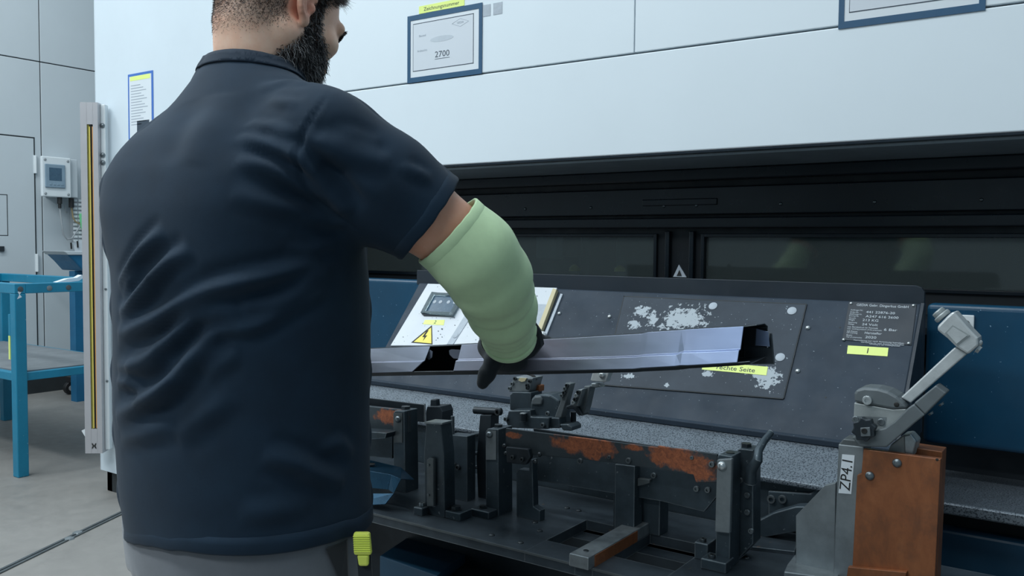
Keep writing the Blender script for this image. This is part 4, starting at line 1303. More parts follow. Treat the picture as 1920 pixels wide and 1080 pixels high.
lettering('ZP4.1', 0.024, frame_matrix(pt, upv, Vector((-1, 0, 0))), 'ink_black', lab, width=0.050)
# head of the clamp
ktr([(115, 985), (150, 945), (240, 955), (290, 1000), (285, 1030), (115, 1015)], KY + 0.002, 0.04, 'top_bracket', 'steel_dark_side')
ktr([(440, 1045), (470, 985), (555, 920), (600, 915), (645, 965), (625, 1060)], KY + 0.012, 0.035, 'side_bracket', 'clamp_light')
ktr([(555, 925), (600, 915), (640, 965), (620, 1055), (560, 1045)], KY + 0.006, 0.01, 'side_bracket', 'steel_worn')
ktr([(222, 700), (220, 640), (238, 612), (290, 600), (380, 606), (450, 626), (510, 660), (555, 702), (582, 742), (480, 748)], KY - 0.012, 0.05, 'upper_cap', 'clamp_grey', bevel=0.004)
ktr([(221, 700), (480, 746), (578, 742), (560, 800), (450, 900), (300, 930), (215, 830)], KY - 0.009, 0.045, 'body', 'clamp_light', bevel=0.002)
bolt(kc, at(*T4([(312, 685)])[0], Y=KY - 0.012), (0, -1, 0), 0.0075, 'cap', 'bolt_bright', 'pivot_bolt', 0.6)
bolt(kc, at(*T4([(508, 715)])[0], Y=KY - 0.012), (0, -1, 0), 0.004, 'dome', 'ink_black', 'small_hole', 0.3)
ktr([(205, 935), (255, 1000), (440, 1003), (625, 845), (700, 785), (625, 712), (585, 738), (495, 828), (432, 872), (330, 900)], KY - 0.022, 0.04, 'swing_jaw', 'clamp_grey', bevel=0.002)
ktr([(625, 705), (772, 585), (845, 638), (700, 782)], KY - 0.020, 0.036, 'jaw_end', 'clamp_grey', bevel=0.002)
for x, y in ((805, 708), (735, 770)):
    bolt(kc, at(*T4([(x, y)])[0], Y=KY - 0.004), Vector((0.6, 0, -0.7)), 0.0042, 'hex', 'bolt_steel')
star = []
for i in range(16):
    rr = (88 if i % 2 else 70)
    a = 2 * math.pi * i / 16 + 0.2
    star.append((285 + rr * math.cos(a), 885 + rr * 1.0 * math.sin(a)))
kn = ktr(star, KY - 0.034, 0.014, 'star_knob', 'fixture_black', bevel=0.002)
sq = ktr([(262, 872), (328, 868), (332, 930), (266, 932)], KY - 0.037, 0.004, 'knob_square', 'clamp_grey', kn, bevel=0.001)
bolt(sq, at(*T4([(290, 893)])[0], Y=KY - 0.037), (0, -1, 0), 0.0045, 'cap', 'ink_black', 'screw', 0.3)
for x, y in ((232, 815), (405, 832)):
    bolt(kc, at(*T4([(x, y)])[0], Y=KY - 0.009), (0, -1, 0), 0.0055, 'cap', 'bolt_steel', 'bolt', 0.4)
ktr([(225, 792), (440, 800), (432, 862), (225, 845)], KY - 0.0095, 0.001, 'side_plate', 'steel_mid', bevel=0.0)
ktr([(535, 668), (900, 328), (985, 372), (602, 706)], KY + 0.002, 0.018, 'swing_arm', 'cast_silver', bevel=0.002)
hd = ktr([(782, 188), (850, 118), (885, 88), (900, 92), (1000, 205), (1058, 265), (1062, 318), (990, 378), (905, 322), (850, 268), (784, 216)], KY - 0.012, 0.042, 'head', 'cast_silver', bevel=0.006)
ktr([(833, 233), (886, 178), (1002, 247), (915, 318)], KY - 0.0135, 0.002, 'recess_rim', 'clamp_light', hd, bevel=0.0)
ktr([(848, 232), (888, 190), (985, 248), (913, 305)], KY - 0.0145, 0.0012, 'recess_face', 'cast_silver', hd, bevel=0.0)
c1 = at(*T4([(830, 128)])[0], Y=KY + 0.008); c2 = at(*T4([(782, 82)])[0], Y=KY + 0.008)
MB().cyl(c1, c1.lerp(c2, 0.5), 0.013, n=18).cyl(c1.lerp(c2, 0.45), c2, 0.010, n=18).build('adjuster_knob', 'clamp_light', hd, bevel=0.002, smooth=True)
bolt(hd, at(*T4([(1052, 335)])[0], Y=KY + 0.006), Vector((0.8, 0, -0.5)), 0.0065, 'hex', 'bolt_bright')
bolt(hd, at(*T4([(1068, 300)])[0], Y=KY + 0.006), Vector((0.9, 0, -0.2)), 0.005, 'dome', 'bolt_bright')

# ================================================================== HELD STEEL PART
WY = 1.27
wp_t = thing('pressed_rail', 'long pressed steel rail with notch held by the worker', 'steel part', at(1100, 700, Y=WY))
#        px    top    ridge  bottom lip
ST = [(500, 663.0, 684.5, 701.5, 706), (600, 659, 682, 700, 704), (700, 654.5, 679, 697.5, 702), (785, 650.5, 677.5, 694.8, 700.5), (800, 650, 677, 694.5, 700.3),
      (862, 647, 675, 693.5, 699.3), (904, 645, 674, 693, 698.8), (960, 641.5, 673.5, 693.5, 699), (1010, 637.5, 673, 693.5, 698.5), (1075, 634, 672, 692.5, 697), (1140, 630, 670, 691, 695.5), (1200, 626.5, 668, 689.5, 694),
      (1212, 623.5, 666, 688.0, 693), (1275, 619.5, 663.5, 684.5, 690), (1286, 618.2, 659.5, 683.0, 689), (1300, 617.5, 659.5, 683.0, 687), (1345, 615, 658, 680.5, 684.5), (1392, 612.5, 655.5, 677.5, 681.5)]
OY = (0.006, -0.005, -0.0115, -0.018, -0.012)     # how far top, ridge, step, bottom, lip lie behind the plane


def wp_sec(st, notch=False):
    px, t_, r_, b_, l_ = st
    P = [at(px, y, Y=WY) for y in (t_, r_ - 1.0, r_ + 0.8, b_, l_ + 1.5)]
    x = P[0].x
    return [Vector((x, WY + o, p.z)) for p, o in zip(P, OY)]


def loft(secs, th=0.0016):
    v, f = [], []
    n = len(secs[0])
    for s_ in secs:
        v += s_
    for k in range(len(secs) - 1):
        for i in range(n - 1):
            f.append((k * n + i, k * n + i + 1, (k + 1) * n + i + 1, (k + 1) * n + i))
    me_b = MB(); me_b.add(v, f)
    return me_b


def solid(o, th):
    s_ = o.modifiers.new('sheet', 'SOLIDIFY'); s_.thickness = th; s_.offset = 0
    b_ = o.modifiers.new('bevel', 'BEVEL'); b_.width = 0.0008; b_.segments = 2; b_.limit_method = 'ANGLE'; b_.angle_limit = math.radians(15)
    return o


S = [wp_sec(s_) for s_ in ST]
left = S[:5]
# slanted notch ends: the lower face stops further out than the upper one
lend = [v.copy() for v in wp_sec((800, 650, 677, 694.5, 700.3))]
lend[3] = wp_sec((785, 650.5, 677.5, 694.8, 700.5))[3]
lend[0].x += 0.004
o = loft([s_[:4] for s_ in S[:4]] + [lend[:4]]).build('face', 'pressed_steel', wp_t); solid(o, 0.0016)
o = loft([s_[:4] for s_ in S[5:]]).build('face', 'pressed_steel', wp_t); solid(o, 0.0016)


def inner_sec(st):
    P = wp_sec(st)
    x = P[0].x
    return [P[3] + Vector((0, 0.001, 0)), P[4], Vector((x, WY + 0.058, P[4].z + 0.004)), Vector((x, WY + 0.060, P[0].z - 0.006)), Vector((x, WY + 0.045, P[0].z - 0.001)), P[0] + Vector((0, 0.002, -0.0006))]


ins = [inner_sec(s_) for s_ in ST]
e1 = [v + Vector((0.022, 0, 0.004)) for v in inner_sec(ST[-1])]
o = loft(ins + [[a.lerp(b_, 0.85) for a, b_ in zip(inner_sec(ST[-1]), e1)]]).build('inner_channel', 'fixture_black', wp_t); solid(o, 0.0016)  # shade inside the rail is put into the colour: channel made near-black
# folded tabs at the notch and the end
for pts, yy in (([(798, 668), (800, 660), (806, 656), (811, 660), (810, 670), (804, 675)], WY + 0.004), ([(842, 657), (846, 655), (862, 656), (862, 673), (850, 672), (843, 665)], WY + 0.006)):
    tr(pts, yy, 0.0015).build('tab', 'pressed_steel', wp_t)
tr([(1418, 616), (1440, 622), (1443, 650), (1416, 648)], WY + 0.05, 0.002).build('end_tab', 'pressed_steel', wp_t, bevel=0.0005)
tr([(1395, 613), (1418, 616), (1416, 648), (1440, 652), (1443, 624), (1447, 625), (1452, 683), (1395, 683)], WY + 0.055, 0.0025).build('end_flange', 'fixture_black', wp_t, bevel=0.0005)  # far wall at the rail end, coloured near-black for the shadow inside
# ================================================================== THE WORKER
# smooth bodies and clothes are modelled as blended implicit solids and meshed as one skin each
BASE = np.array([-1.112, 0.855, 0.0])
BV = Vector(BASE)


def loc(px, py, d):
    return np.array(at(px, py, d=d)) - BASE


def axis(lo, hi, step, fine=()):
    out, x = [lo], lo
    while x < hi:
        s = step
        for a, b_, f in fine:
            if a <= x <= b_:
                s = min(s, f)
            elif x < a < x + s:
                s = max(min(s, a - x), 0.0008)
        x += s
        out.append(x)
    return np.array(out, dtype=np.float32)


def smin(a, b_, k):
    if k <= 0:
        return np.minimum(a, b_)
    h = np.clip(0.5 + 0.5 * (b_ - a) / k, 0, 1)
    return b_ * (1 - h) + a * h - k * h * (1 - h)


class Field:
    def __init__(self, xs, ys, zs):
        self.ax = (xs, ys, zs)
        self.D = np.full((len(xs), len(ys), len(zs)), 0.15, dtype=np.float32)

    def _blk(self, lo, hi):
        sl, g = [], []
        for i in range(3):
            a = self.ax[i]
            i0 = max(0, np.searchsorted(a, lo[i]) - 1); i1 = min(len(a), np.searchsorted(a, hi[i]) + 1)
            sl.append(slice(i0, i1)); g.append(a[i0:i1])
        return tuple(sl), g[0][:, None, None], g[1][None, :, None], g[2][None, None, :]

    def put(self, fn, lo, hi, k=0.0, op='u'):
        m = 0.03 + k
        sl, X, Y, Z = self._blk([v - m for v in lo], [v + m for v in hi])
        if 0 in self.D[sl].shape:
            return
        d = fn(X, Y, Z).astype(np.float32)
        if op == 'u':
            self.D[sl] = smin(self.D[sl], d, k)
        else:      # carve
            self.D[sl] = -smin(-self.D[sl], d, k)

    def cone(self, a, b_, ra, rb, k=0.0, op='u'):
        a = np.asarray(a, float); b_ = np.asarray(b_, float)
        ab = b_ - a; L2 = max(float(ab @ ab), 1e-9)

        def f(X, Y, Z):
            t = np.clip(((X - a[0]) * ab[0] + (Y - a[1]) * ab[1] + (Z - a[2]) * ab[2]) / L2, 0, 1)
            dx = X - a[0] - ab[0] * t; dy = Y - a[1] - ab[1] * t; dz = Z - a[2] - ab[2] * t
            return np.sqrt(dx * dx + dy * dy + dz * dz) - (ra + (rb - ra) * t)
        r = max(ra, rb)
        self.put(f, np.minimum(a, b_) - r, np.maximum(a, b_) + r, k, op)

    def chain(self, pts, rs, k=0.0, first_k=None):
        for i in range(len(pts) - 1):
            self.cone(pts[i], pts[i + 1], rs[i], rs[i + 1], k if (i or first_k is None) else first_k)

    def ell(self, c, r, R=None, k=0.0, op='u'):
        c = np.asarray(c, float); r = np.asarray(r, float)
        R = np.eye(3) if R is None else np.asarray(R)          # columns: local axes

        def f(X, Y, Z):
            dx, dy, dz = X - c[0], Y - c[1], Z - c[2]
            u = dx * R[0, 0] + dy * R[1, 0] + dz * R[2, 0]
            v = dx * R[0, 1] + dy * R[1, 1] + dz * R[2, 1]
            w = dx * R[0, 2] + dy * R[1, 2] + dz * R[2, 2]
            k0 = np.sqrt((u / r[0]) ** 2 + (v / r[1]) ** 2 + (w / r[2]) ** 2)
            k1 = np.sqrt((u / r[0] ** 2) ** 2 + (v / r[1] ** 2) ** 2 + (w / r[2] ** 2) ** 2) + 1e-6
            return k0 * (k0 - 1) / k1
        m = float(max(r))
        self.put(f, c - m, c + m, k, op)

    def loft(self, secs, k=0.0, n=2.3):
        S_ = np.array(secs, float)
        z0, z1 = S_[0, 0], S_[-1, 0]

        def f(X, Y, Z):
            zc = np.clip(Z, z0, z1)
            cxs, cys, axs, bys = (np.interp(zc, S_[:, 0], S_[:, i]).astype(np.float32) for i in (1, 2, 3, 4))
            u = np.abs(X - cxs) / axs; v = np.abs(Y - cys) / bys
            q = (u ** n + v ** n) ** (1 / n)
            d = (q - 1) * np.minimum(axs, bys) * 0.97
            dz = np.maximum(z0 - Z, Z - z1)
            return np.maximum(d, dz + 0 * d)
        m = float(S_[:, 3:5].max()) + 0.05
        self.put(f, (-m, -m, z0), (m, m, z1), k)

    def mesh(self):
        D = self.D
        ins = D < 0
        nx, ny, nz = D.shape
        cnt = np.zeros((nx - 1, ny - 1, nz - 1), dtype=np.int8)
        for dx in (0, 1):
            for dy in (0, 1):
                for dz in (0, 1):
                    cnt += ins[dx:nx - 1 + dx, dy:ny - 1 + dy, dz:nz - 1 + dz]
        I = np.argwhere((cnt > 0) & (cnt < 8))
        cid = np.full(cnt.shape, -1, dtype=np.int32)
        cid[I[:, 0], I[:, 1], I[:, 2]] = np.arange(len(I))
        cor = np.array([(x, y, z) for x in (0, 1) for y in (0, 1) for z in (0, 1)])
        vals = np.stack([D[I[:, 0] + c[0], I[:, 1] + c[1], I[:, 2] + c[2]] for c in cor], 1).astype(np.float64)
        acc = np.zeros((len(I), 3)); num = np.zeros(len(I))
        for a in range(8):
            for b_ in range(a + 1, 8):
                if np.abs(cor[a] - cor[b_]).sum() != 1:
                    continue
                va, vb = vals[:, a], vals[:, b_]
                m = (va < 0) != (vb < 0)
                t = np.where(m, va / np.where(m, va - vb, 1), 0)
                acc += m[:, None] * (cor[a] + t[:, None] * (cor[b_] - cor[a])); num += m
        fr = acc / num[:, None]
        V = np.empty((len(I), 3))
        for i in range(3):
            a = self.ax[i].astype(np.float64)
            V[:, i] = a[I[:, i]] + fr[:, i] * (a[I[:, i] + 1] - a[I[:, i]])
        F = []
        for axn in range(3):
            s0 = [slice(None)] * 3; s1 = [slice(None)] * 3
            s0[axn] = slice(0, -1); s1[axn] = slice(1, None)
            A, Bn = ins[tuple(s0)], ins[tuple(s1)]
            E = np.argwhere(A != Bn)
            o1, o2 = [(1, 2), (2, 0), (0, 1)][axn]
            ok = (E[:, o1] > 0) & (E[:, o2] > 0) & (E[:, o1] < cnt.shape[o1]) & (E[:, o2] < cnt.shape[o2])
            E = E[ok]
            q = []
            for d1, d2 in ((-1, -1), (0, -1), (0, 0), (-1, 0)):
                c = E.copy(); c[:, o1] += d1; c[:, o2] += d2
                q.append(cid[c[:, 0], c[:, 1], c[:, 2]])
            q = np.stack(q, 1)
            flip = ~A[E[:, 0], E[:, 1], E[:, 2]]
            q[flip] = q[flip][:, ::-1]
            F.append(q)
        return V, np.concatenate(F)


def vnormals(V, F):
    n = np.cross(V[F[:, 2]] - V[F[:, 0]], V[F[:, 3]] - V[F[:, 1]])
    N = np.zeros_like(V)
    for i in range(4):
        np.add.at(N, F[:, i], n)
    return N / (np.linalg.norm(N, axis=1, keepdims=True) + 1e-12)


def relax(V, F, it=2, lam=0.5):
    for _ in range(it):
        A = np.zeros_like(V); c = np.zeros(len(V))
        for i in range(4):
            a, b_ = F[:, i], F[:, (i + 1) % 4]
            np.add.at(A, a, V[b_]); np.add.at(A, b_, V[a])
            np.add.at(c, a, 1); np.add.at(c, b_, 1)
        V = V + lam * (A / np.maximum(c, 1)[:, None] - V)
    return V


def keep(V, F, mask):
    """drop faces with any vertex outside mask, compact the vertex list"""
    F = F[mask[F].all(1)]
    used = np.zeros(len(V), bool); used[F] = True
    idx = np.cumsum(used) - 1
    return V[used], idx[F], used


def nz3(P, sc, seed=0):
    """cheap smooth pseudo-noise from sines"""
    r = np.random.default_rng(seed)
    out = np.zeros(len(P))
    for _ in range(6):
        w = r.normal(size=3); w /= np.linalg.norm(w)
        out += np.sin(P @ w * sc * r.uniform(0.6, 1.6) + r.uniform(0, 6.28))
    return out / 6


# ------------------------------------------------------------------ cloth, skin, hair materials
def cloth(name, col, rough=0.85, sheen=0.25, var=0.15, weave=900, bmp=0.12):
    m, nt, bs = new_mat(name)
    n1 = noise(nt, 14, 5, 0.6)
    c = ramp(nt, n1, [(0.3, tuple(x * (1 - var) for x in col[:3])), (0.7, tuple(x * (1 + var) for x in col[:3]))])
    nt.links.new(c, bs.inputs['Base Color'])
    bs.inputs['Roughness'].default_value = rough
    bs.inputs['Sheen Weight'].default_value = sheen
    bs.inputs['Sheen Roughness'].default_value = 0.5
    bs.inputs['Specular IOR Level'].default_value = 0.25
    bump(nt, bs, noise(nt, weave, 3), bmp, 0.001)
    return m


cloth('navy_jersey', srgb(22, 42, 59), sheen=0.06)
cloth('navy_rib', srgb(21, 38, 54), sheen=0.06)
cloth('grey_trouser', srgb(108, 113, 120), var=0.1)
cloth('dark_pocket', srgb(34, 40, 46))
cloth('pale_green_knit', srgb(196, 224, 180), sheen=0.15, var=0.10, weave=700, bmp=0.2)
cloth('green_hem', srgb(150, 188, 150), sheen=0.1, var=0.06, weave=700, bmp=0.2)
cloth('black_glove', srgb(30, 38, 44), rough=0.65, sheen=0.1, var=0.2, weave=500)
cloth('shoe_black', srgb(32, 34, 36), rough=0.6)


def skin():
    m, nt, bs = new_mat('skin')
    at_ = nd(nt, 'ShaderNodeAttribute', attribute_name='tint')
    sep = nd(nt, 'ShaderNodeSeparateColor')
    nt.links.new(at_.outputs['Color'], sep.inputs[0])
    base = ramp(nt, noise(nt, 40, 5, 0.6), [(0.3, srgb(240, 190, 162)), (0.7, srgb(250, 212, 188))])
    mot = ramp(nt, noise(nt, 9, 4), [(0.45, W0), (0.7, W1)])
    base = mix(nt, math_n(nt, 'MULTIPLY', mot, 0.3), base, srgb(205, 128, 104))
    base = mix(nt, math_n(nt, 'MULTIPLY', sep.outputs[1], 0.55), base, srgb(204, 116, 92))
    st = math_n(nt, 'MULTIPLY', sep.outputs[0], ramp(nt, noise(nt, 420, 2), [(0.3, (0.5,) * 3), (0.6, (0.95,) * 3)]))
    base = mix(nt, st, base, srgb(66, 54, 50))
    base = mix(nt, sep.outputs[2], base, srgb(190, 118, 90))
    nt.links.new(base, bs.inputs['Base Color'])
    bs.inputs['Roughness'].default_value = 0.52
    bs.inputs['Subsurface Weight'].default_value = 0.12
    bs.inputs['Subsurface Radius'].default_value = (0.01, 0.004, 0.002)
    bump(nt, bs, noise(nt, 380, 3), 0.12, 0.001)


skin()
for nm, c in (('hair_dark', srgb(38, 32, 32)), ('hair_brown', srgb(74, 58, 52)), ('hair_grey', srgb(150, 150, 152)), ('hair_black', srgb(26, 27, 31))):
    m, nt, bs = new_mat(nm)
    bs.inputs['Base Color'].default_value = c
    bs.inputs['Roughness'].default_value = 0.45
paint('eye_white', srgb(220, 214, 208), 0.2)
paint('lash', srgb(40, 30, 28), 0.6)

# ------------------------------------------------------------------ pose
SR, SL = np.array([0.193, 0.0, 1.343]), np.array([-0.174, 0.032, 1.335])
ER = loc(914, 494, 1.275)
WRr = loc(957, 636, 1.47)
EL, WL = np.array([-0.222, 0.20, 1.125]), np.array([-0.285, 0.365, 1.005])
YAWH, PIT = math.radians(0), math.radians(30)
hf = np.array([-math.sin(YAWH) * math.cos(PIT), math.cos(YAWH) * math.cos(PIT), -math.sin(PIT)])
hr = np.array([math.cos(YAWH), math.sin(YAWH), 0.0])
hu = np.cross(hr, hf)
HR = np.stack([hr, hf, hu], 1)
HO = loc(581, 18, 1.312) - hr * 0.076


def hp3(x, y, z):
    return HO + hr * x + hf * y + hu * z


def to_head(P):
    return (P - HO) @ HR


# ------------------------------------------------------------------ body (one skin: head, neck, trunk, arms, legs)
earc = hp3(0.079, -0.012, 0.0)
xs = axis(-0.36, 0.46, 0.008, [(-0.09, 0.07, 0.0035), (earc[0] - 0.022, earc[0] + 0.022, 0.0016), (0.22, 0.44, 0.006)])
ys = axis(-0.26, 0.46, 0.008, [(-0.11, 0.16, 0.0035), (earc[1] - 0.04, earc[1] + 0.03, 0.002)])
zs_ = axis(0.02, HO[2] + 0.17, 0.010, [(1.12, 1.36, 0.006), (1.38, HO[2] + 0.17, 0.0035), (earc[2] - 0.045, earc[2] + 0.045, 0.0018)])
fb = Field(xs, ys, zs_)
fb.loft([(0.80, 0, 0, 0.165, 0.12), (0.95, 0, 0.005, 0.175, 0.14), (1.10, 0, 0.0, 0.175, 0.135), (1.25, 0, -0.005, 0.180, 0.125), (1.32, 0, -0.008, 0.15, 0.10), (1.37, 0, -0.005, 0.10, 0.075), (1.42, 0, 0, 0.06, 0.055)])
for s, S_, E_, W_h in ((1, SR, ER, WRr), (-1, SL, EL, WL)):
    fb.cone((0, 0.0, 1.355), S_, 0.045, 0.050, 0.03)
    fb.cone(S_, S_ + (E_ - S_) * 0.5, 0.054, 0.0568, 0.03)
    fb.cone(S_ + (E_ - S_) * 0.5, E_, 0.0568, 0.048, 0.02)
    fb.cone(E_, W_h, 0.044, 0.030, 0.02)
    fb.cone(W_h, W_h + np.array([-0.018 * s, 0.03, -0.010]), 0.028, 0.022, 0.02)
    hip, kn_, an = np.array([0.095 * s, 0, 0.86]), np.array([0.115 * s, 0.025, 0.49]), np.array([0.125 * s, -0.03, 0.10])
    fb.cone(hip, kn_, 0.085, 0.058, 0.06); fb.cone(kn_, an, 0.056, 0.036, 0.03)
    fb.cone(an, an + np.array([0.02 * s, 0.15, -0.05]), 0.036, 0.028, 0.02)
# neck
nb = hp3(0, -0.022, -0.045)
fb.cone((0.018, 0.030, 1.40), nb, 0.054, 0.056, 0.02)
for s in (-1, 1):       # trapezius and neck muscle
    fb.cone((0.015 + 0.045 * s, 0.01, 1.36), hp3(0.020 * s, -0.045, -0.055), 0.018, 0.018, 0.03)
    fb.cone((0.018 + 0.02 * s, 0.06, 1.40), hp3(0.054 * s, -0.016, -0.045), 0.015, 0.016, 0.02)


def hell(c, r, k=0.012, op='u', tilt=None):
    R = HR if tilt is None else HR @ tilt
    fb.ell(hp3(*c), r, R, k, op)


def hcone(a, b_, ra, rb, k=0.012, op='u'):
    fb.cone(hp3(*a), hp3(*b_), ra, rb, k, op)


hell((0, -0.008, 0.045), (0.076, 0.094, 0.085), 0.03)
hell((0, -0.040, 0.01), (0.066, 0.058, 0.062), 0.03)
hell((0, 0.045, -0.005), (0.064, 0.056, 0.085), 0.02)
for s in (-1, 1):
    hcone((0.058 * s, 0.0, -0.045), (0.028 * s, 0.078, -0.088), 0.020, 0.020, 0.02)
    hell((0.049 * s, 0.066, -0.004), (0.020, 0.022, 0.018), 0.018)
    hcone((0.012 * s, 0.100, 0.042), (0.046 * s, 0.082, 0.040), 0.0085, 0.0085, 0.012)
    hell((0.034 * s, 0.1, 0.022), (0.015, 0.012, 0.011), 0.012, 'c')
    hell((0.033 * s, 0.083, 0.022), (0.0125, 0.0125, 0.0125), 0.004)
hcone((0, 0.094, 0.030), (0, 0.112, -0.012), 0.008, 0.011, 0.012)
for s in (-1, 1):
    hell((0.012 * s, 0.101, -0.017), (0.008, 0.009, 0.007), 0.008)
hell((0, 0.088, -0.090), (0.028, 0.020, 0.020), 0.02)
hell((0, 0.090, -0.044), (0.026, 0.014, 0.007), 0.008)
hell((0, 0.089, -0.058), (0.022, 0.013, 0.008), 0.008)
# ears: shell, rolled rim, hollow, lobe
ct, st_ = math.cos(math.radians(16)), math.sin(math.radians(16))
for s in (-1, 1):
    ea = np.array([0.0795 * s, -0.014, 0.0])
    ax_u = np.array([0.0, -st_ * 1.0, ct])              # ear leans back at the top
    ax_f = np.array([-0.28 * s, 0.93 * ct, 0.93 * st_]); ax_f /= np.linalg.norm(ax_f)
    ax_o = np.cross(ax_f, ax_u); ax_o /= np.linalg.norm(ax_o); ax_o *= np.sign(ax_o[0] * s)
    Te = np.stack([ax_o, ax_f, ax_u], 1)

    def eh(o_, f_, u_):
        q = ea + ax_o * o_ + ax_f * f_ + ax_u * u_
        return hp3(*q)
    fb.ell(eh(0.001, -0.001, 0.002), (0.0075, 0.0195, 0.030), HR @ Te, 0.006)
    fb.ell(eh(0.010, 0.001, 0.0), (0.0085, 0.0125, 0.019), HR @ Te, 0.004, 'c')
    rim = []
    for i in range(15):
        a = math.radians(15 + i * 17)
        rim.append(eh(0.005, 0.019 * math.cos(a), 0.004 + 0.0275 * math.sin(a)))
    rim_r = [0.0032] * 15
    fb.chain(rim, rim_r, 0.003)
    anti = [eh(0.0045, 0.002 - 0.011 * math.cos(math.radians(a)), -0.001 + 0.015 * math.sin(math.radians(a))) for a in range(-70, 80, 20)]
    fb.chain(anti, [0.0028] * len(anti), 0.003)
    fb.ell(eh(0.003, 0.003, -0.027), (0.0058, 0.0085, 0.0095), HR @ Te, 0.006)
    fb.ell(eh(0.006, 0.0125, -0.004), (0.0045, 0.0045, 0.0065), HR @ Te, 0.004)
    fb.ell(eh(0.009, 0.004, -0.006), (0.009, 0.006, 0.008), HR @ Te, 0.003, 'c')
V, F = fb.mesh()
V = relax(V, F, 1, 0.35)
Nn = vnormals(V, F)
BODY_V, BODY_F, BODY_N = V, F, Nn
pw = mesh_obj('person', V, F, 'skin')
pw.location = BV
tag(pw, 'worker in navy t-shirt and pale green arm guards seen from behind', 'person')
# the masks of hair, stubble, flush and tanned forearm
PH = to_head(V)
earD = np.linalg.norm((PH - np.array([0.079, -0.012, 0.0])) / np.array([0.03, 0.026, 0.036]), axis=1)
earD = np.minimum(earD, np.linalg.norm((PH - np.array([-0.079, -0.012, 0.0])) / np.array([0.03, 0.026, 0.036]), axis=1))


def sstep(a, b_, x):
    t = np.clip((x - a) / (b_ - a), 0, 1)
    return t * t * (3 - 2 * t)


def hair_mask(P):
    x, y, z = np.abs(P[:, 0]), P[:, 1], P[:, 2]
    front = 0.028 + 0.55 * np.clip(z - 0.03, 0, 0.06)        # hairline moves forward higher up
    m = sstep(0.008, -0.008, y - front)
    low = np.interp(y, [-0.10, -0.05, -0.02, 0.0, 0.03], [-0.098, -0.088, -0.056, -0.034, -0.01])
    m *= sstep(-0.006, 0.045, z - low)
    e = np.linalg.norm((np.stack([x, y, z], 1) - np.array([0.079, -0.012, 0.002])) / np.array([0.03, 0.024, 0.035]), axis=1)
    m *= sstep(0.95, 1.15, e)
    return m * (z > -0.10)


def beard_mask(P):
    x, y, z = np.abs(P[:, 0]), P[:, 1], P[:, 2]
    up = np.interp(y, [0.0, 0.020, 0.045, 0.075, 0.10, 0.13], [0.040, 0.040, -0.012, -0.026, -0.024, -0.022])
    m = sstep(0.006, -0.006, z - up)
    m *= sstep(0.004, 0.016, y + 0.30 * np.clip(-0.03 - z, 0, 1))
    m *= sstep(-0.128, -0.112, z)
    mouth = (np.abs(z + 0.051) < 0.007) & (x < 0.018) & (y > 0.085)
    e = np.linalg.norm((np.stack([x, y, z], 1) - np.array([0.079, -0.012, -0.004])) / np.array([0.03, 0.024, 0.036]), axis=1)
    m *= sstep(0.95, 1.1, e)
    nose = (z > -0.030) & (y > 0.105)
    return m * ~mouth * ~nose


isz = V[:, 2] > 1.38
hm = np.where(isz, hair_mask(PH), 0); bmk = np.where(isz, beard_mask(PH), 0)
tint = np.zeros((len(V), 4)); tint[:, 3] = 1
tint[:, 0] = np.clip(hm * 0.62 + bmk, 0, 1)
tint[:, 1] = np.where(isz, sstep(1.1, 0.6, earD), 0)
armd = np.linalg.norm(V - (SR + ER) / 2, axis=1)
tint[:, 2] = np.where(V[:, 2] < 1.36, 0.55, 0)
ca = pw.data.color_attributes.new('tint', 'FLOAT_COLOR', 'POINT')
ca.data.foreach_set('color', tint.astype(np.float32).ravel())


def tri_area(V, F):
    return 0.5 * np.linalg.norm(np.cross(V[F[:, 2]] - V[F[:, 0]], V[F[:, 3]] - V[F[:, 1]]), axis=1)


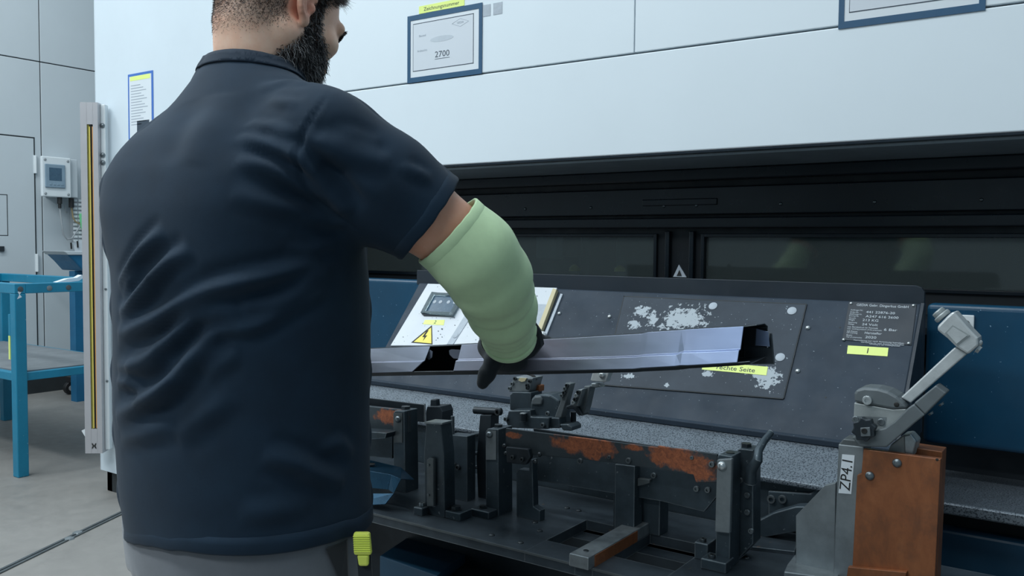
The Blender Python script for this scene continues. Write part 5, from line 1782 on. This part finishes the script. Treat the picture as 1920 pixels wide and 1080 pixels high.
def strands(name, mask, count, length, mats, probs, dirfn, width, segs=3, seed=1, curl=0.3):
    r = np.random.default_rng(seed)
    fm = mask[BODY_F].mean(1)
    w = tri_area(BODY_V, BODY_F) * fm
    idx = r.choice(len(BODY_F), count, p=w / w.sum())
    a, b_ = r.random(count)[:, None], r.random(count)[:, None]
    q = BODY_F[idx]
    P = (BODY_V[q[:, 0]] * (1 - a) + BODY_V[q[:, 1]] * a) * (1 - b_) + (BODY_V[q[:, 3]] * (1 - a) + BODY_V[q[:, 2]] * a) * b_
    N = BODY_N[q].mean(1)
    mk = fm[idx]
    Ln = length(to_head(P), r) * (0.45 + 0.55 * mk)
    d = dirfn(P, N, r)
    d /= np.linalg.norm(d, axis=1, keepdims=True)
    side = np.cross(d, N); side /= np.linalg.norm(side, axis=1, keepdims=True) + 1e-9
    up = np.cross(side, d)
    rings = []
    cur = P - N * 0.0008
    dd = d.copy()
    ang = r.uniform(0, 6.28, count)[:, None]
    tri = [(math.cos(t), math.sin(t)) for t in (0.5, 2.6, 4.7)]
    for s_ in range(segs + 1):
        wd = width * (1 - 0.75 * s_ / segs)
        for cx_, sy_ in tri:
            rings.append(cur + (side * cx_ + up * sy_) * wd)
        bend = (side * np.cos(ang + s_ * 1.5) + up * np.sin(ang + s_ * 1.5)) * curl
        dd = dd + bend + np.array([0, 0, -0.10])
        dd /= np.linalg.norm(dd, axis=1, keepdims=True)
        cur = cur + dd * (Ln[:, None] / segs)
    R_ = np.stack(rings, 1)
    per = R_.shape[1]
    VV = R_.reshape(-1, 3)
    base = (np.arange(count) * per)[:, None]
    fl_ = []
    for s_ in range(segs):
        for t in range(3):
            fl_.append([s_ * 3 + t, s_ * 3 + (t + 1) % 3, (s_ + 1) * 3 + (t + 1) % 3, (s_ + 1) * 3 + t])
    FF = (base[:, None, :] + np.array(fl_)[None]).reshape(-1, 4)
    me = bpy.data.meshes.new(name)
    me.vertices.add(len(VV)); me.vertices.foreach_set('co', VV.astype(np.float32).ravel())
    me.loops.add(len(FF) * 4); me.loops.foreach_set('vertex_index', FF.astype(np.int32).ravel())
    me.polygons.add(len(FF)); me.polygons.foreach_set('loop_start', (np.arange(len(FF)) * 4).astype(np.int32))
    for m_ in mats:
        me.materials.append(M[m_])
    mi = np.repeat(r.choice(len(mats), count, p=probs), segs * 3)
    me.update(calc_edges=True)
    me.polygons.foreach_set('material_index', mi.astype(np.int32))
    me.shade_smooth()
    o = bpy.data.objects.new(name, me)
    C.objects.link(o); o.parent = pw
    o['kind'] = 'stuff'
    return o


def hair_dir(P, N, r):
    Q = to_head(P)
    t = np.where(Q[:, 1:2] > 0.03, np.array(hf) * 0.9 - hu * 0.2, -hu * 0.9 - hf * 0.25)
    return t * 0.8 + N * 0.55 + r.normal(size=P.shape) * 0.18


def hair_len(Q, r):
    base = np.interp(Q[:, 2], [-0.06, 0.0, 0.04, 0.09], [0.003, 0.006, 0.012, 0.024])
    return base + np.where((Q[:, 1] > 0.06) & (Q[:, 2] > 0.06), 0.02, 0) + r.uniform(0, 0.002, len(Q))


ho = strands('hair', hm, 20000, hair_len, ['hair_dark', 'hair_brown', 'hair_grey'], [0.40, 0.46, 0.14], hair_dir, 0.00038, 2, 3, 0.15)
ho['label'] = 'short dark brown hair faded at the nape'


def beard_dir(P, N, r):
    return (-hu * 0.75 + hf * 0.25)[None] + N * 0.55 + r.normal(size=P.shape) * 0.28


bo = strands('beard', bmk, 7500, lambda Q, r: np.interp(Q[:, 2], [-0.11, -0.05, 0.0, 0.04], [0.028, 0.022, 0.009, 0.005]) + r.uniform(0, 0.006, len(Q)),
             ['hair_black', 'hair_grey', 'hair_dark'], [0.52, 0.28, 0.20], beard_dir, 0.00066, 5, 5, 0.55)
bo['label'] = 'full black beard with grey strands'
# brows rooted on the skin
hsel = np.nonzero((np.abs(PH[:, 2] - 0.03) < 0.03) & (PH[:, 1] > 0.05))[0]
for s in (-1, 1):
    bw = MB()
    for i in range(120):
        t = i / 119
        q = np.array([s * (0.012 + 0.038 * t), 0.110 - 0.020 * t ** 1.5, 0.036 + 0.005 * math.sin(t * 2.6) + random.uniform(-0.0035, 0.0035)])
        j = hsel[np.argmin(((PH[hsel] - q) ** 2).sum(1))]
        a = Vector(BODY_V[j] + BASE)
        e_ = Vector(hr * s * 0.005 + BODY_N[j] * random.uniform(0.001, 0.0025) + hu * random.uniform(-0.003, 0.002))
        bw.tube([a, a + e_ * 0.6, a + e_], [0.0007, 0.0006, 0.0003], 3)
    bw.build('eyebrow', 'hair_black', pw)

# ------------------------------------------------------------------ T-shirt
xs = axis(-0.36, 0.42, 0.0055); ys = axis(-0.24, 0.24, 0.0055); zs_ = axis(0.705, 1.54, 0.0055)
ft_ = Field(xs, ys, zs_)
SEC = [(0.70, 0.024, 0.006, 0.196, 0.160), (0.76, 0.023, 0.005, 0.197, 0.162), (0.85, 0.015, 0.002, 0.198, 0.166), (0.95, 0.007, 0.004, 0.201, 0.170), (1.05, 0.009, 0.004, 0.202, 0.168),
       (1.15, 0.010, 0.0, 0.204, 0.164), (1.25, 0.006, -0.006, 0.206, 0.154), (1.30, 0.006, -0.008, 0.196, 0.142), (1.35, 0.008, -0.006, 0.162, 0.122), (1.39, 0.010, 0.002, 0.124, 0.102), (1.43, 0.013, 0.013, 0.086, 0.083), (1.46, 0.017, 0.026, 0.068, 0.068), (1.49, 0.018, 0.030, 0.0625, 0.0625), (1.55, 0.018, 0.036, 0.061, 0.061)]
zz = np.linspace(0.70, 1.55, 70)
SA = np.array(SEC)
SS = [(z, *[np.interp(z, SA[:, 0], SA[:, i]) for i in (1, 2, 3, 4)]) for z in zz]
ft_.loft(SS, 0.0, 2.25)
hemC = loc(806, 412, 1.255)
armd_ = (hemC - SR) / np.linalg.norm(hemC - SR)
hemL = SL + (EL - SL) * 0.62
armL = (hemL - SL) / np.linalg.norm(hemL - SL)
for S_, hc, ad in ((SR, hemC, armd_), (SL, hemL, armL)):
    ft_.cone((0.010 + S_[0] * 0.12, 0.004, 1.425), S_ + np.array([0, -0.004, -0.004]), 0.055, 0.064, 0.03)
    ft_.cone(S_, S_ * 0.45 + hc * 0.55, 0.068, 0.072, 0.045)
    ft_.cone(S_ * 0.45 + hc * 0.55, hc + ad * 0.05, 0.072, 0.069, 0.03)
# upper back and shoulder-blade mass
ft_.ell((0.10, -0.080, 1.26), (0.080, 0.048, 0.09), None, 0.05)
ft_.ell((-0.10, -0.080, 1.26), (0.080, 0.048, 0.09), None, 0.05)
V, F = ft_.mesh()
V = relax(V, F, 6, 0.5)
N = vnormals(V, F)
# pull-lines and creases: ridges along curves that lie on the cloth
view = np.array(CAM) - BASE
facing = ((view - V) * N).sum(1) > 0
Q_ = V + BASE - np.array(CAM)
zf = Q_ @ np.array(_f)
PX = np.stack([960 + FPX * (Q_ @ np.array(_r)) / zf, 540 - FPX * (Q_ @ np.array(_u)) / zf], 1)
fidx = np.nonzero(facing)[0]


def on_cloth(px, py):
    d2 = ((PX[fidx] - np.array([px, py])) ** 2).sum(1) + (zf[fidx] - zf[fidx].min()) ** 2 * 2000
    return V[fidx[np.argmin(d2)]]


def crease(pts, h, w):
    pts = np.array(pts, float)
    # smooth the drawn curve
    t = np.linspace(0, len(pts) - 1, 26)
    if len(pts) > 2:
        cx_ = np.interp(t, range(len(pts)), pts[:, 0]); cy_ = np.interp(t, range(len(pts)), pts[:, 1])
        for _ in range(4):
            cx_[1:-1] = (cx_[:-2] + 2 * cx_[1:-1] + cx_[2:]) / 4; cy_[1:-1] = (cy_[:-2] + 2 * cy_[1:-1] + cy_[2:]) / 4
    else:
        cx_ = np.interp(t, [0, len(pts) - 1], pts[:, 0]); cy_ = np.interp(t, [0, len(pts) - 1], pts[:, 1])
    L_ = np.array([on_cloth(a, b_) for a, b_ in zip(cx_, cy_)])
    for _ in range(5):
        L_[1:-1] = (L_[:-2] + 2 * L_[1:-1] + L_[2:]) / 4
    best = np.full(len(V), 9.0); tt = np.zeros(len(V))
    lo, hi = L_.min(0) - 3 * w, L_.max(0) + 3 * w
    sel = np.nonzero(((V > lo) & (V < hi)).all(1))[0]
    for i in range(len(L_) - 1):
        a, ab = L_[i], L_[i + 1] - L_[i]
        u = np.clip(((V[sel] - a) @ ab) / (ab @ ab + 1e-12), 0, 1)
        d = np.linalg.norm(V[sel] - a - u[:, None] * ab, axis=1)
        b_ = d < best[sel]
        best[sel] = np.where(b_, d, best[sel]); tt[sel] = np.where(b_, (i + u) / (len(L_) - 1), tt[sel])
    fade = np.sin(np.clip(tt, 0, 1) * math.pi) ** 0.6
    x = best / w
    prof = np.exp(-x * x) - 0.45 * np.exp(-((x - 1.7) / 0.8) ** 2)
    return 1.6 * h * prof * fade


CR = [
    ([(223, 593), (257, 560), (287, 523), (323, 487), (357, 470)], 0.009, 0.011),
    ([(223, 540), (243, 503), (277, 460), (307, 433)], 0.007, 0.01),
    ([(227, 560), (243, 533), (263, 507)], 0.005, 0.007),
    ([(220, 633), (257, 613), (307, 593), (357, 563), (407, 540), (473, 523), (540, 510), (607, 490)], 0.01, 0.012),
    ([(240, 683), (290, 660), (330, 627), (357, 597), (397, 578), (443, 572)], 0.008, 0.011),
    ([(220, 693), (273, 687), (307, 667)], 0.006, 0.012),
    ([(220, 720), (240, 717), (263, 727)], 0.005, 0.008),
    ([(257, 750), (317, 727), (350, 690), (377, 657), (410, 630)], 0.009, 0.013),
    ([(377, 603), (423, 590), (453, 593)], 0.004, 0.008),
    ([(370, 633), (403, 617), (443, 617), (483, 613), (523, 587), (573, 563), (617, 537)], 0.006, 0.01),
    ([(450, 573), (490, 575), (523, 563), (573, 533), (620, 507)], 0.006, 0.01),
    ([(377, 700), (410, 680), (450, 660)], 0.004, 0.012),
    ([(537, 470), (590, 465), (640, 453)], 0.003, 0.008),
    ([(557, 410), (607, 417), (650, 420)], 0.003, 0.008),
    ([(467, 229), (508, 241), (553, 259)], 0.005, 0.009),
    ([(447, 251), (491, 267), (536, 284), (569, 296), (597, 333), (630, 361), (663, 394)], 0.008, 0.011),
    ([(443, 300), (500, 312), (548, 337), (597, 365), (658, 398)], 0.007, 0.011),
    ([(434, 365), (516, 388), (597, 402), (654, 406)], 0.004, 0.011),
    ([(508, 186), (557, 198)], 0.003, 0.008),
    ([(483, 166), (540, 153), (581, 157)], 0.002, 0.009),
    ([(569, 263), (622, 280), (679, 296), (732, 308)], 0.007, 0.013),
    ([(601, 251), (658, 259), (715, 276)], 0.004, 0.012),
    ([(597, 308), (646, 345), (679, 390)], -0.006, 0.013),
    ([(752, 308), (781, 324), (809, 337)], 0.003, 0.009),
    ([(418, 174), (402, 214), (381, 255), (365, 308)], 0.004, 0.03),
    ([(218, 783), (260, 763), (306, 739), (341, 707)], 0.007, 0.013),
    ([(225, 816), (278, 809), (331, 795)], 0.004, 0.014),
    ([(331, 816), (387, 777), (436, 742)], 0.004, 0.015),
    ([(493, 855), (542, 862), (595, 890), (647, 908)], 0.007, 0.013),
    ([(605, 834), (640, 830), (661, 851)], 0.004, 0.01),
    ([(450, 960), (507, 957), (577, 953)], 0.003, 0.014),
]
H_ = np.zeros(len(V))
for pts, h, w in CR:
    H_ += crease(pts, h, w)
# folds the photo hides (front and far side): plain drape
hid = ~facing
H_ += np.where(hid, 0.003 * np.sin(V[:, 2] * 70 + 3 * nz3(V, 9, 2)), 0)
H_ += 0.0022 * nz3(V, 16, 5) + 0.0006 * nz3(V, 40, 8)
# stitched arm seam
seam = [(632, 160), (600, 200), (572, 240), (556, 280), (560, 330), (600, 385), (690, 440)]
H_ += crease(seam, -0.0030, 0.0035)
hemfade = 1 - 0.5 * sstep(0.80, 0.74, V[:, 2])
V = V + N * np.clip(H_ * hemfade, -0.016, 0.020)[:, None]
V = relax(V, F, 1, 0.4)
# openings: hem (wavy), neck, both sleeves
hem_z = 0.757 + 0.11 * V[:, 0] + 0.013 * sstep(0.0, -0.17, V[:, 1]) + 0.003 * np.sin(V[:, 0] * 22 + 1)
nk_o, nk_n = np.array([0.012, -0.042, 1.480]), np.array([0, 0.19, 0.98])
nk_n = nk_n / np.linalg.norm(nk_n)
near = (np.abs(V[:, 0]) < 0.13) & (V[:, 2] > 1.40)
m = (V[:, 2] > hem_z) & ~(near & ((V - nk_o) @ nk_n > 0))
for S_, hc, ad in ((SR, hemC, armd_), (SL, hemL, armL)):
    along = (V - hc) @ ad
    m &= ~((along > 0) & (along < 0.14) & (np.linalg.norm(V - hc - along[:, None] * ad, axis=1) < 0.088))
V2, F2, used = keep(V, F, m)
ts = mesh_obj('t_shirt', V2 + BASE, F2, 'navy_jersey', pw)
so = ts.modifiers.new('cloth', 'SOLIDIFY'); so.thickness = 0.0022; so.offset = -1
ts['label'] = 'dark navy cotton t-shirt with creases'
# jagged mesh borders hidden under sewn hems


def border_loops(V, F):
    from collections import defaultdict
    ed = {}
    for q in F.tolist():
        for i in range(4):
            a, b_ = q[i], q[(i + 1) % 4]
            k = (min(a, b_), max(a, b_))
            ed[k] = ed.get(k, 0) + 1
    adj = defaultdict(list)
    for (a, b_), c in ed.items():
        if c == 1:
            adj[a].append(b_); adj[b_].append(a)
    loops, seen = [], set()
    for s_ in list(adj):
        if s_ in seen:
            continue
        lp, cur, prev = [s_], s_, None
        seen.add(s_)
        while True:
            nx_ = [x for x in adj[cur] if x != prev and x not in seen]
            if not nx_:
                break
            prev, cur = cur, nx_[0]
            seen.add(cur); lp.append(cur)
        loops.append(lp)
    return loops


def smooth_loop(P, it):
    for _ in range(it):
        P = (np.roll(P, 1, 0) + 2 * P + np.roll(P, -1, 0)) / 4
    return P


def hem_band(P, out_dir, width, thick, name, m, lift=0.0012):
    """flat sewn band that follows an opening; out_dir: per-point direction away from the opening along the cloth"""
    n = len(P)
    cen = P.mean(0)
    T_ = np.roll(P, -1, 0) - np.roll(P, 1, 0); T_ /= np.linalg.norm(T_, axis=1, keepdims=True) + 1e-9
    Nr = np.cross(T_, out_dir); Nr /= np.linalg.norm(Nr, axis=1, keepdims=True) + 1e-9
    sg = np.sign(((P - cen) * Nr).sum(1)); Nr *= sg[:, None]
    prof = [(-0.003, -0.003), (-0.003, lift * 0.5), (0.0, lift + thick), (width * 0.5, lift + thick * 0.7), (width, lift + thick * 0.4), (width, -0.003)]
    VV = np.concatenate([P + out_dir * a + Nr * b_ for a, b_ in prof])
    FF = []
    for j in range(len(prof)):
        j2 = (j + 1) % len(prof)
        for i in range(n):
            FF.append((j * n + i, j * n + (i + 1) % n, j2 * n + (i + 1) % n, j2 * n + i))
    return mesh_obj(name, VV + BASE, np.array(FF), m, ts)


lps = [l for l in border_loops(V2, F2) if len(l) > 40]
for lp in lps:
    P = smooth_loop(V2[lp], 10)
    c = P.mean(0)
    if c[2] < 0.85:
        hem_band(P, np.tile(np.array([0, 0, 1.0]), (len(P), 1)), 0.022, 0.0009, 'hem', 'navy_jersey', 0.0008)
    elif c[2] > 1.40:
        continue
        P = smooth_loop(P, 12)
        hem_band(P, np.tile(-nk_n, (len(P), 1)) * 0.95 + (P - c) / np.linalg.norm(P - c, axis=1, keepdims=True) * 0.32, 0.017, 0.0008, 'collar', 'navy_rib', 0.0006)
    else:
        ad = armd_ if c[0] > 0 else armL
        hem_band(P, np.tile(-ad, (len(P), 1)), 0.020, 0.0009, 'sleeve_hem', 'navy_jersey', 0.0008)

# ribbed collar: the cloth next to the neck opening, doubled
N2 = vnormals(V2, F2)
dist = (V2 - nk_o) @ nk_n
cm_ = (np.abs(V2[:, 0] - 0.015) < 0.14) & (V2[:, 2] > 1.38) & (dist > -0.021)
Vc, Fc, uc = keep(V2 + N2 * 0.0012, F2, cm_)
for lp in border_loops(Vc, Fc):
    dl = (Vc[lp] - nk_o) @ nk_n
    tgt = 0.0015 if dl.mean() > -0.009 else -0.0185
    Vc[lp] = smooth_loop(Vc[lp], 3) if len(lp) > 12 else Vc[lp]
    dl = (Vc[lp] - nk_o) @ nk_n
    Vc[lp] = Vc[lp] + (tgt - dl)[:, None] * nk_n
co_ = mesh_obj('collar', Vc + BASE, Fc, 'navy_rib', ts)
sm_ = co_.modifiers.new('rib', 'SOLIDIFY'); sm_.thickness = 0.0022; sm_.offset = 0.6

# ------------------------------------------------------------------ trousers
xs = axis(-0.26, 0.28, 0.007); ys = axis(-0.22, 0.24, 0.007); zs_ = axis(0.05, 0.98, 0.009)
fp = Field(xs, ys, zs_)
fp.loft([(0.70, 0.012, 0.0, 0.182, 0.148), (0.78, 0.012, 0.0, 0.184, 0.150), (0.88, 0.006, 0.0, 0.180, 0.148), (0.97, 0, 0, 0.178, 0.146)], 0, 2.3)
for s in (-1, 1):
    hip, kn_, an = np.array([0.100 * s, 0, 0.76]), np.array([0.115 * s, 0.025, 0.49]), np.array([0.125 * s, -0.025, 0.07])
    fp.cone(hip, kn_, 0.112, 0.088, 0.03); fp.cone(kn_, an, 0.088, 0.078, 0.03)
V, F = fp.mesh()
V = relax(V, F, 4, 0.5); N = vnormals(V, F)
V = V + N * (0.004 * nz3(V, 22, 11) + 0.003 * np.sin(V[:, 2] * 60 + 4 * nz3(V, 8, 4)) * (V[:, 2] < 0.6))[:, None]
trz = mesh_obj('trousers', V + BASE, F, 'grey_trouser', pw)
trz['label'] = 'grey work trousers with pocket flaps'


def on_surf(Vs, px, py):
    Qs = Vs + BASE - np.array(CAM)
    z_ = Qs @ np.array(_f)
    X_ = np.stack([960 + FPX * (Qs @ np.array(_r)) / z_, 540 - FPX * (Qs @ np.array(_u)) / z_], 1)
    d2 = ((X_ - np.array([px, py])) ** 2).sum(1)
    c = np.nonzero(d2 < 200)[0]
    if len(c) == 0:
        c = [np.argmin(d2)]
    return Vs[c[np.argmin(z_[c])]] if len(c) else None


# dark pocket opening beside the cutter
tn = vnormals(V, F)
zf_ = (V + BASE - np.array(CAM)) @ np.array(_f)
pq = []
for px, py in ((622, 1024), (664, 1006), (668, 1092), (652, 1092)):
    pq.append(Vector(on_surf(V, px, py) + BASE) - Vector(np.array(_f)) * 0.009)
MB().prism(pq, Vector(np.array(_f)) * 0.012).build('pocket', 'dark_pocket', trz)

# ------------------------------------------------------------------ arm guards and gloves


def guard(pts, rs, name, label, seed):
    pts = [np.array(p, float) for p in pts]
    lo = np.min(pts, 0) - 0.09; hi = np.max(pts, 0) + 0.09
    f_ = Field(*(axis(lo[i], hi[i], 0.0036) for i in range(3)))
    f_.chain(pts, rs, 0.025)
    V, F = f_.mesh()
    V = relax(V, F, 5, 0.5); N = vnormals(V, F)
    # position along the sleeve for rings and creases
    best = np.full(len(V), 9.0); s_at = np.zeros(len(V)); L0 = 0
    seglen = [np.linalg.norm(pts[i + 1] - pts[i]) for i in range(len(pts) - 1)]
    for i in range(len(pts) - 1):
        ab = pts[i + 1] - pts[i]
        u = np.clip(((V - pts[i]) @ ab) / (ab @ ab), 0, 1)
        d = np.linalg.norm(V - pts[i] - u[:, None] * ab, axis=1)
        b_ = d < best
        best = np.where(b_, d, best); s_at = np.where(b_, L0 + u * seglen[i], s_at); L0 += seglen[i]
    inner = nz3(V, 12, seed)
    H = 0.0012 * np.sin(s_at * 150 + inner * 5) * sstep(0.05, 0.15, s_at) + 0.0022 * nz3(V, 34, seed + 1) + 0.0016 * np.sin(s_at * 300 + inner * 6) * sstep(L0 - 0.09, L0 - 0.02, s_at)
    H = H + 0.0035 * np.exp(-((s_at - 0.55 * L0 - 0.012 * inner) / 0.010) ** 2) * 0.6 - 0.002 * np.exp(-((s_at - 0.62 * L0 - 0.02 * inner) / 0.006) ** 2)
    V = V + N * H[:, None]
    d0 = (pts[1] - pts[0]) / seglen[0]; d1 = (pts[-1] - pts[-2]) / seglen[-1]
    m = ((V - pts[0]) @ d0 > 0) | (np.linalg.norm(V - pts[0], axis=1) > 0.12)
    m &= ((V - pts[-1]) @ d1 < 0) | (np.linalg.norm(V - pts[-1], axis=1) > 0.10)
    V2, F2, _ = keep(V, F, m)
    g_ = mesh_obj(name, V2 + BASE, F2, 'pale_green_knit', pw)
    g_['label'] = label
    so = g_.modifiers.new('cloth', 'SOLIDIFY'); so.thickness = 0.003; so.offset = -1
    for lp in [l for l in border_loops(V2, F2) if len(l) > 20]:
        P = smooth_loop(V2[lp], 8)
        top = np.linalg.norm(P.mean(0) - pts[0]) < np.linalg.norm(P.mean(0) - pts[-1])
        dr = d0 if top else -d1
        n = len(P); cen = P.mean(0)
        Nr = (P - cen) - ((P - cen) @ dr)[:, None] * dr; Nr /= np.linalg.norm(Nr, axis=1, keepdims=True)
        wd = 0.016 if top else 0.010
        prof = [(-0.0015, -0.003), (-0.002, 0.0004), (0.0, 0.0016), (wd * 0.8, 0.0016), (wd, 0.0006), (wd + 0.001, -0.003)]
        VV = np.concatenate([P + dr * a + Nr * b_ for a, b_ in prof])
        FF = [(j * n + i, j * n + (i + 1) % n, ((j + 1) % 6) * n + (i + 1) % n, ((j + 1) % 6) * n + i) for j in range(6) for i in range(n)]
        mesh_obj('cuff', VV + BASE, np.array(FF), 'pale_green_knit', g_)
    # sewn lengthwise seam
    return g_


gtop = loc(838, 431, 1.258)
gR = [gtop, loc(890, 478, 1.27), loc(921, 525, 1.305), loc(942, 580, 1.37), loc(957, 632, 1.455)]
guard(gR, [0.0600, 0.0590, 0.0570, 0.0490, 0.0455], 'arm_guard', 'pale green knitted arm guard on the right arm', 21)
gL = [SL + (EL - SL) * 0.72, EL, EL + (WL - EL) * 0.5, WL + (WL - EL) * 0.05]
guard(gL, [0.0585, 0.058, 0.052, 0.044], 'arm_guard', 'pale green knitted arm guard on the hidden left arm', 31)


def glove(W_, side, ztop, name, label):
    """hand laid over the rail: palm on top, four fingers down the far side, thumb down the near side"""
    f_ = Field(axis(W_[0] - 0.11, W_[0] + 0.11, 0.0026), axis(W_[1] - 0.05, W_[1] + 0.19, 0.0026), axis(ztop - 0.13, ztop + 0.085, 0.0026))
    fy = WY - BASE[1]                       # near face of the rail
    pc_ = np.array([W_[0] - 0.042 * side, fy + 0.002, ztop + 0.006])
    f_.cone(W_ - np.array([0, 0.03, -0.004]), pc_ + np.array([0.012 * side, -0.030, -0.006]), 0.033, 0.028, 0.01)
    for k in range(4):
        xo = (-0.030 + 0.020 * k) * side
        ln = (0.92, 1.0, 0.95, 0.78)[k]
        kn_ = pc_ + np.array([xo, 0.028, 0.004 - 0.002 * abs(k - 1)])
        f_.cone(pc_ + np.array([xo * 0.6, -0.03, 0.0]), kn_, 0.017, 0.0135, 0.014)
        p1 = kn_ + np.array([xo * 0.08, 0.036 * ln, -0.008])
        p2 = p1 + np.array([0, 0.010, -0.030 * ln])
        p3 = p2 + np.array([0, -0.012, -0.024 * ln])
        f_.chain([kn_, p1, p2, p3], [0.0125, 0.0115, 0.0105, 0.0092], 0.005)
    # thumb root on the side of the palm, tip pointing down over the near face
    if side > 0:
        t0 = pc_ + np.array([-0.026, -0.040, -0.010]); tip = loc(905, 718, 1.50); kn1 = loc(926, 676, 1.50)
    else:
        t0 = pc_ + np.array([0.028, -0.035, -0.010]); kn1 = t0 + np.array([0.012, -0.006, -0.035]); tip = kn1 + np.array([0.004, 0.006, -0.036])
    f_.cone(pc_ + np.array([0.0, -0.045, -0.004]), t0, 0.028, 0.020, 0.015)
    f_.ell(t0 + np.array([0.035 * side, 0.002, -0.018]), (0.046, 0.014, 0.026), None, 0.014)
    f_.chain([t0, kn1, kn1 * 0.4 + tip * 0.6, tip], [0.0175, 0.0145, 0.0135, 0.0105], 0.008)
    V, F = f_.mesh()
    V = relax(V, F, 2, 0.5); N = vnormals(V, F)
    V = V + N * (0.0008 * nz3(V, 90, 3) + 0.0006 * nz3(V, 200, 7))[:, None]
    g_ = mesh_obj(name, V + BASE, F, 'black_glove', pw)
    g_['label'] = label
    # knitted wrist band showing past the arm guard
    return g_


ztR = at(945, 642, Y=WY).z
glove(WRr, 1, ztR, 'glove', 'black work glove gripping the rail, thumb pointing down')
pxl = proj((BASE[0] + WL[0], WY, 1.0))[0]
ztL = at(pxl, np.interp(pxl, [s_[0] for s_ in ST], [s_[1] for s_ in ST]), Y=WY).z
glove(np.array([WL[0], WL[1], ztL + 0.02]), -1, ztL, 'glove', 'black work glove on the hidden left hand')
# dark glove cuff peeking out beside the guard
cf = []
for px, py, d_ in ((1000, 605, 1.425), (1007, 622, 1.44), (1008, 640, 1.455), (995, 655, 1.465), (975, 664, 1.465), (945, 667, 1.462)):
    cf.append(Vector(np.array(at(px, py, d=d_))))
MB().tube(cf, [0.004, 0.008, 0.012, 0.014, 0.014, 0.010], 8).build('glove_cuff', 'black_glove', pw, smooth=True)

# ------------------------------------------------------------------ shoes
for s in (-1, 1):
    f_ = Field(axis(0.125 * s - 0.10, 0.125 * s + 0.14 if s > 0 else 0.125 * s + 0.10, 0.006), axis(-0.14, 0.26, 0.006), axis(-0.005, 0.16, 0.005))
    f_.ell((0.128 * s, -0.03, 0.055), (0.045, 0.065, 0.058), None, 0.02)
    f_.ell((0.142 * s, 0.10, 0.040), (0.052, 0.115, 0.045), None, 0.04)
    f_.cone((0.125 * s, -0.03, 0.05), (0.125 * s, -0.03, 0.13), 0.05, 0.05, 0.03)
    V, F = f_.mesh()
    V[:, 2] = np.maximum(V[:, 2], 0.003)
    V = relax(V, F, 2, 0.4)
    V[:, 2] = np.maximum(V[:, 2], 0.003)
    mesh_obj('shoe', V + BASE, F, 'shoe_black', pw)

# ------------------------------------------------------------------ yellow cutter clipped at the hip
kp = Vector(np.array(at(677, 1000, d=1.222)))
kb = Vector(np.array(at(681, 1063, d=1.226)))
kn_t = thing('utility_knife', 'bright yellow ribbed cutter handle clipped at the worker\'s right hip', 'knife', kb)
ax_ = (kb - kp); Lk = ax_.length; ax_.normalize()
sd = Vector(np.array(_r)); dpv = Vector(np.array(_f))


def kbox(t0, t1, w0, w1, dth, off=0.0):
    a, b_ = kp + ax_ * (t0 * Lk), kp + ax_ * (t1 * Lk)
    return MB().prism([a - sd * w0 + dpv * off, a + sd * w0 + dpv * off, b_ + sd * w1 + dpv * off, b_ - sd * w1 + dpv * off], dpv * dth)


kbox(0.0, 0.66, 0.0115, 0.0125, 0.012).build('handle', 'knife_yellow', kn_t, bevel=0.003)
kbox(0.66, 1.0, 0.0085, 0.0070, 0.009, 0.0015).build('tip', 'knife_yellow', kn_t, bevel=0.003)
for k in range(8):
    kbox(0.08 + k * 0.065, 0.105 + k * 0.065, 0.0118, 0.0118, 0.003, -0.0015).build('rib', 'knife_yellow', kn_t, bevel=0.0007)
kbox(0.68, 2.2, 0.010, 0.010, 0.004, 0.010).build('holster', 'dark_pocket', kn_t, bevel=0.001)
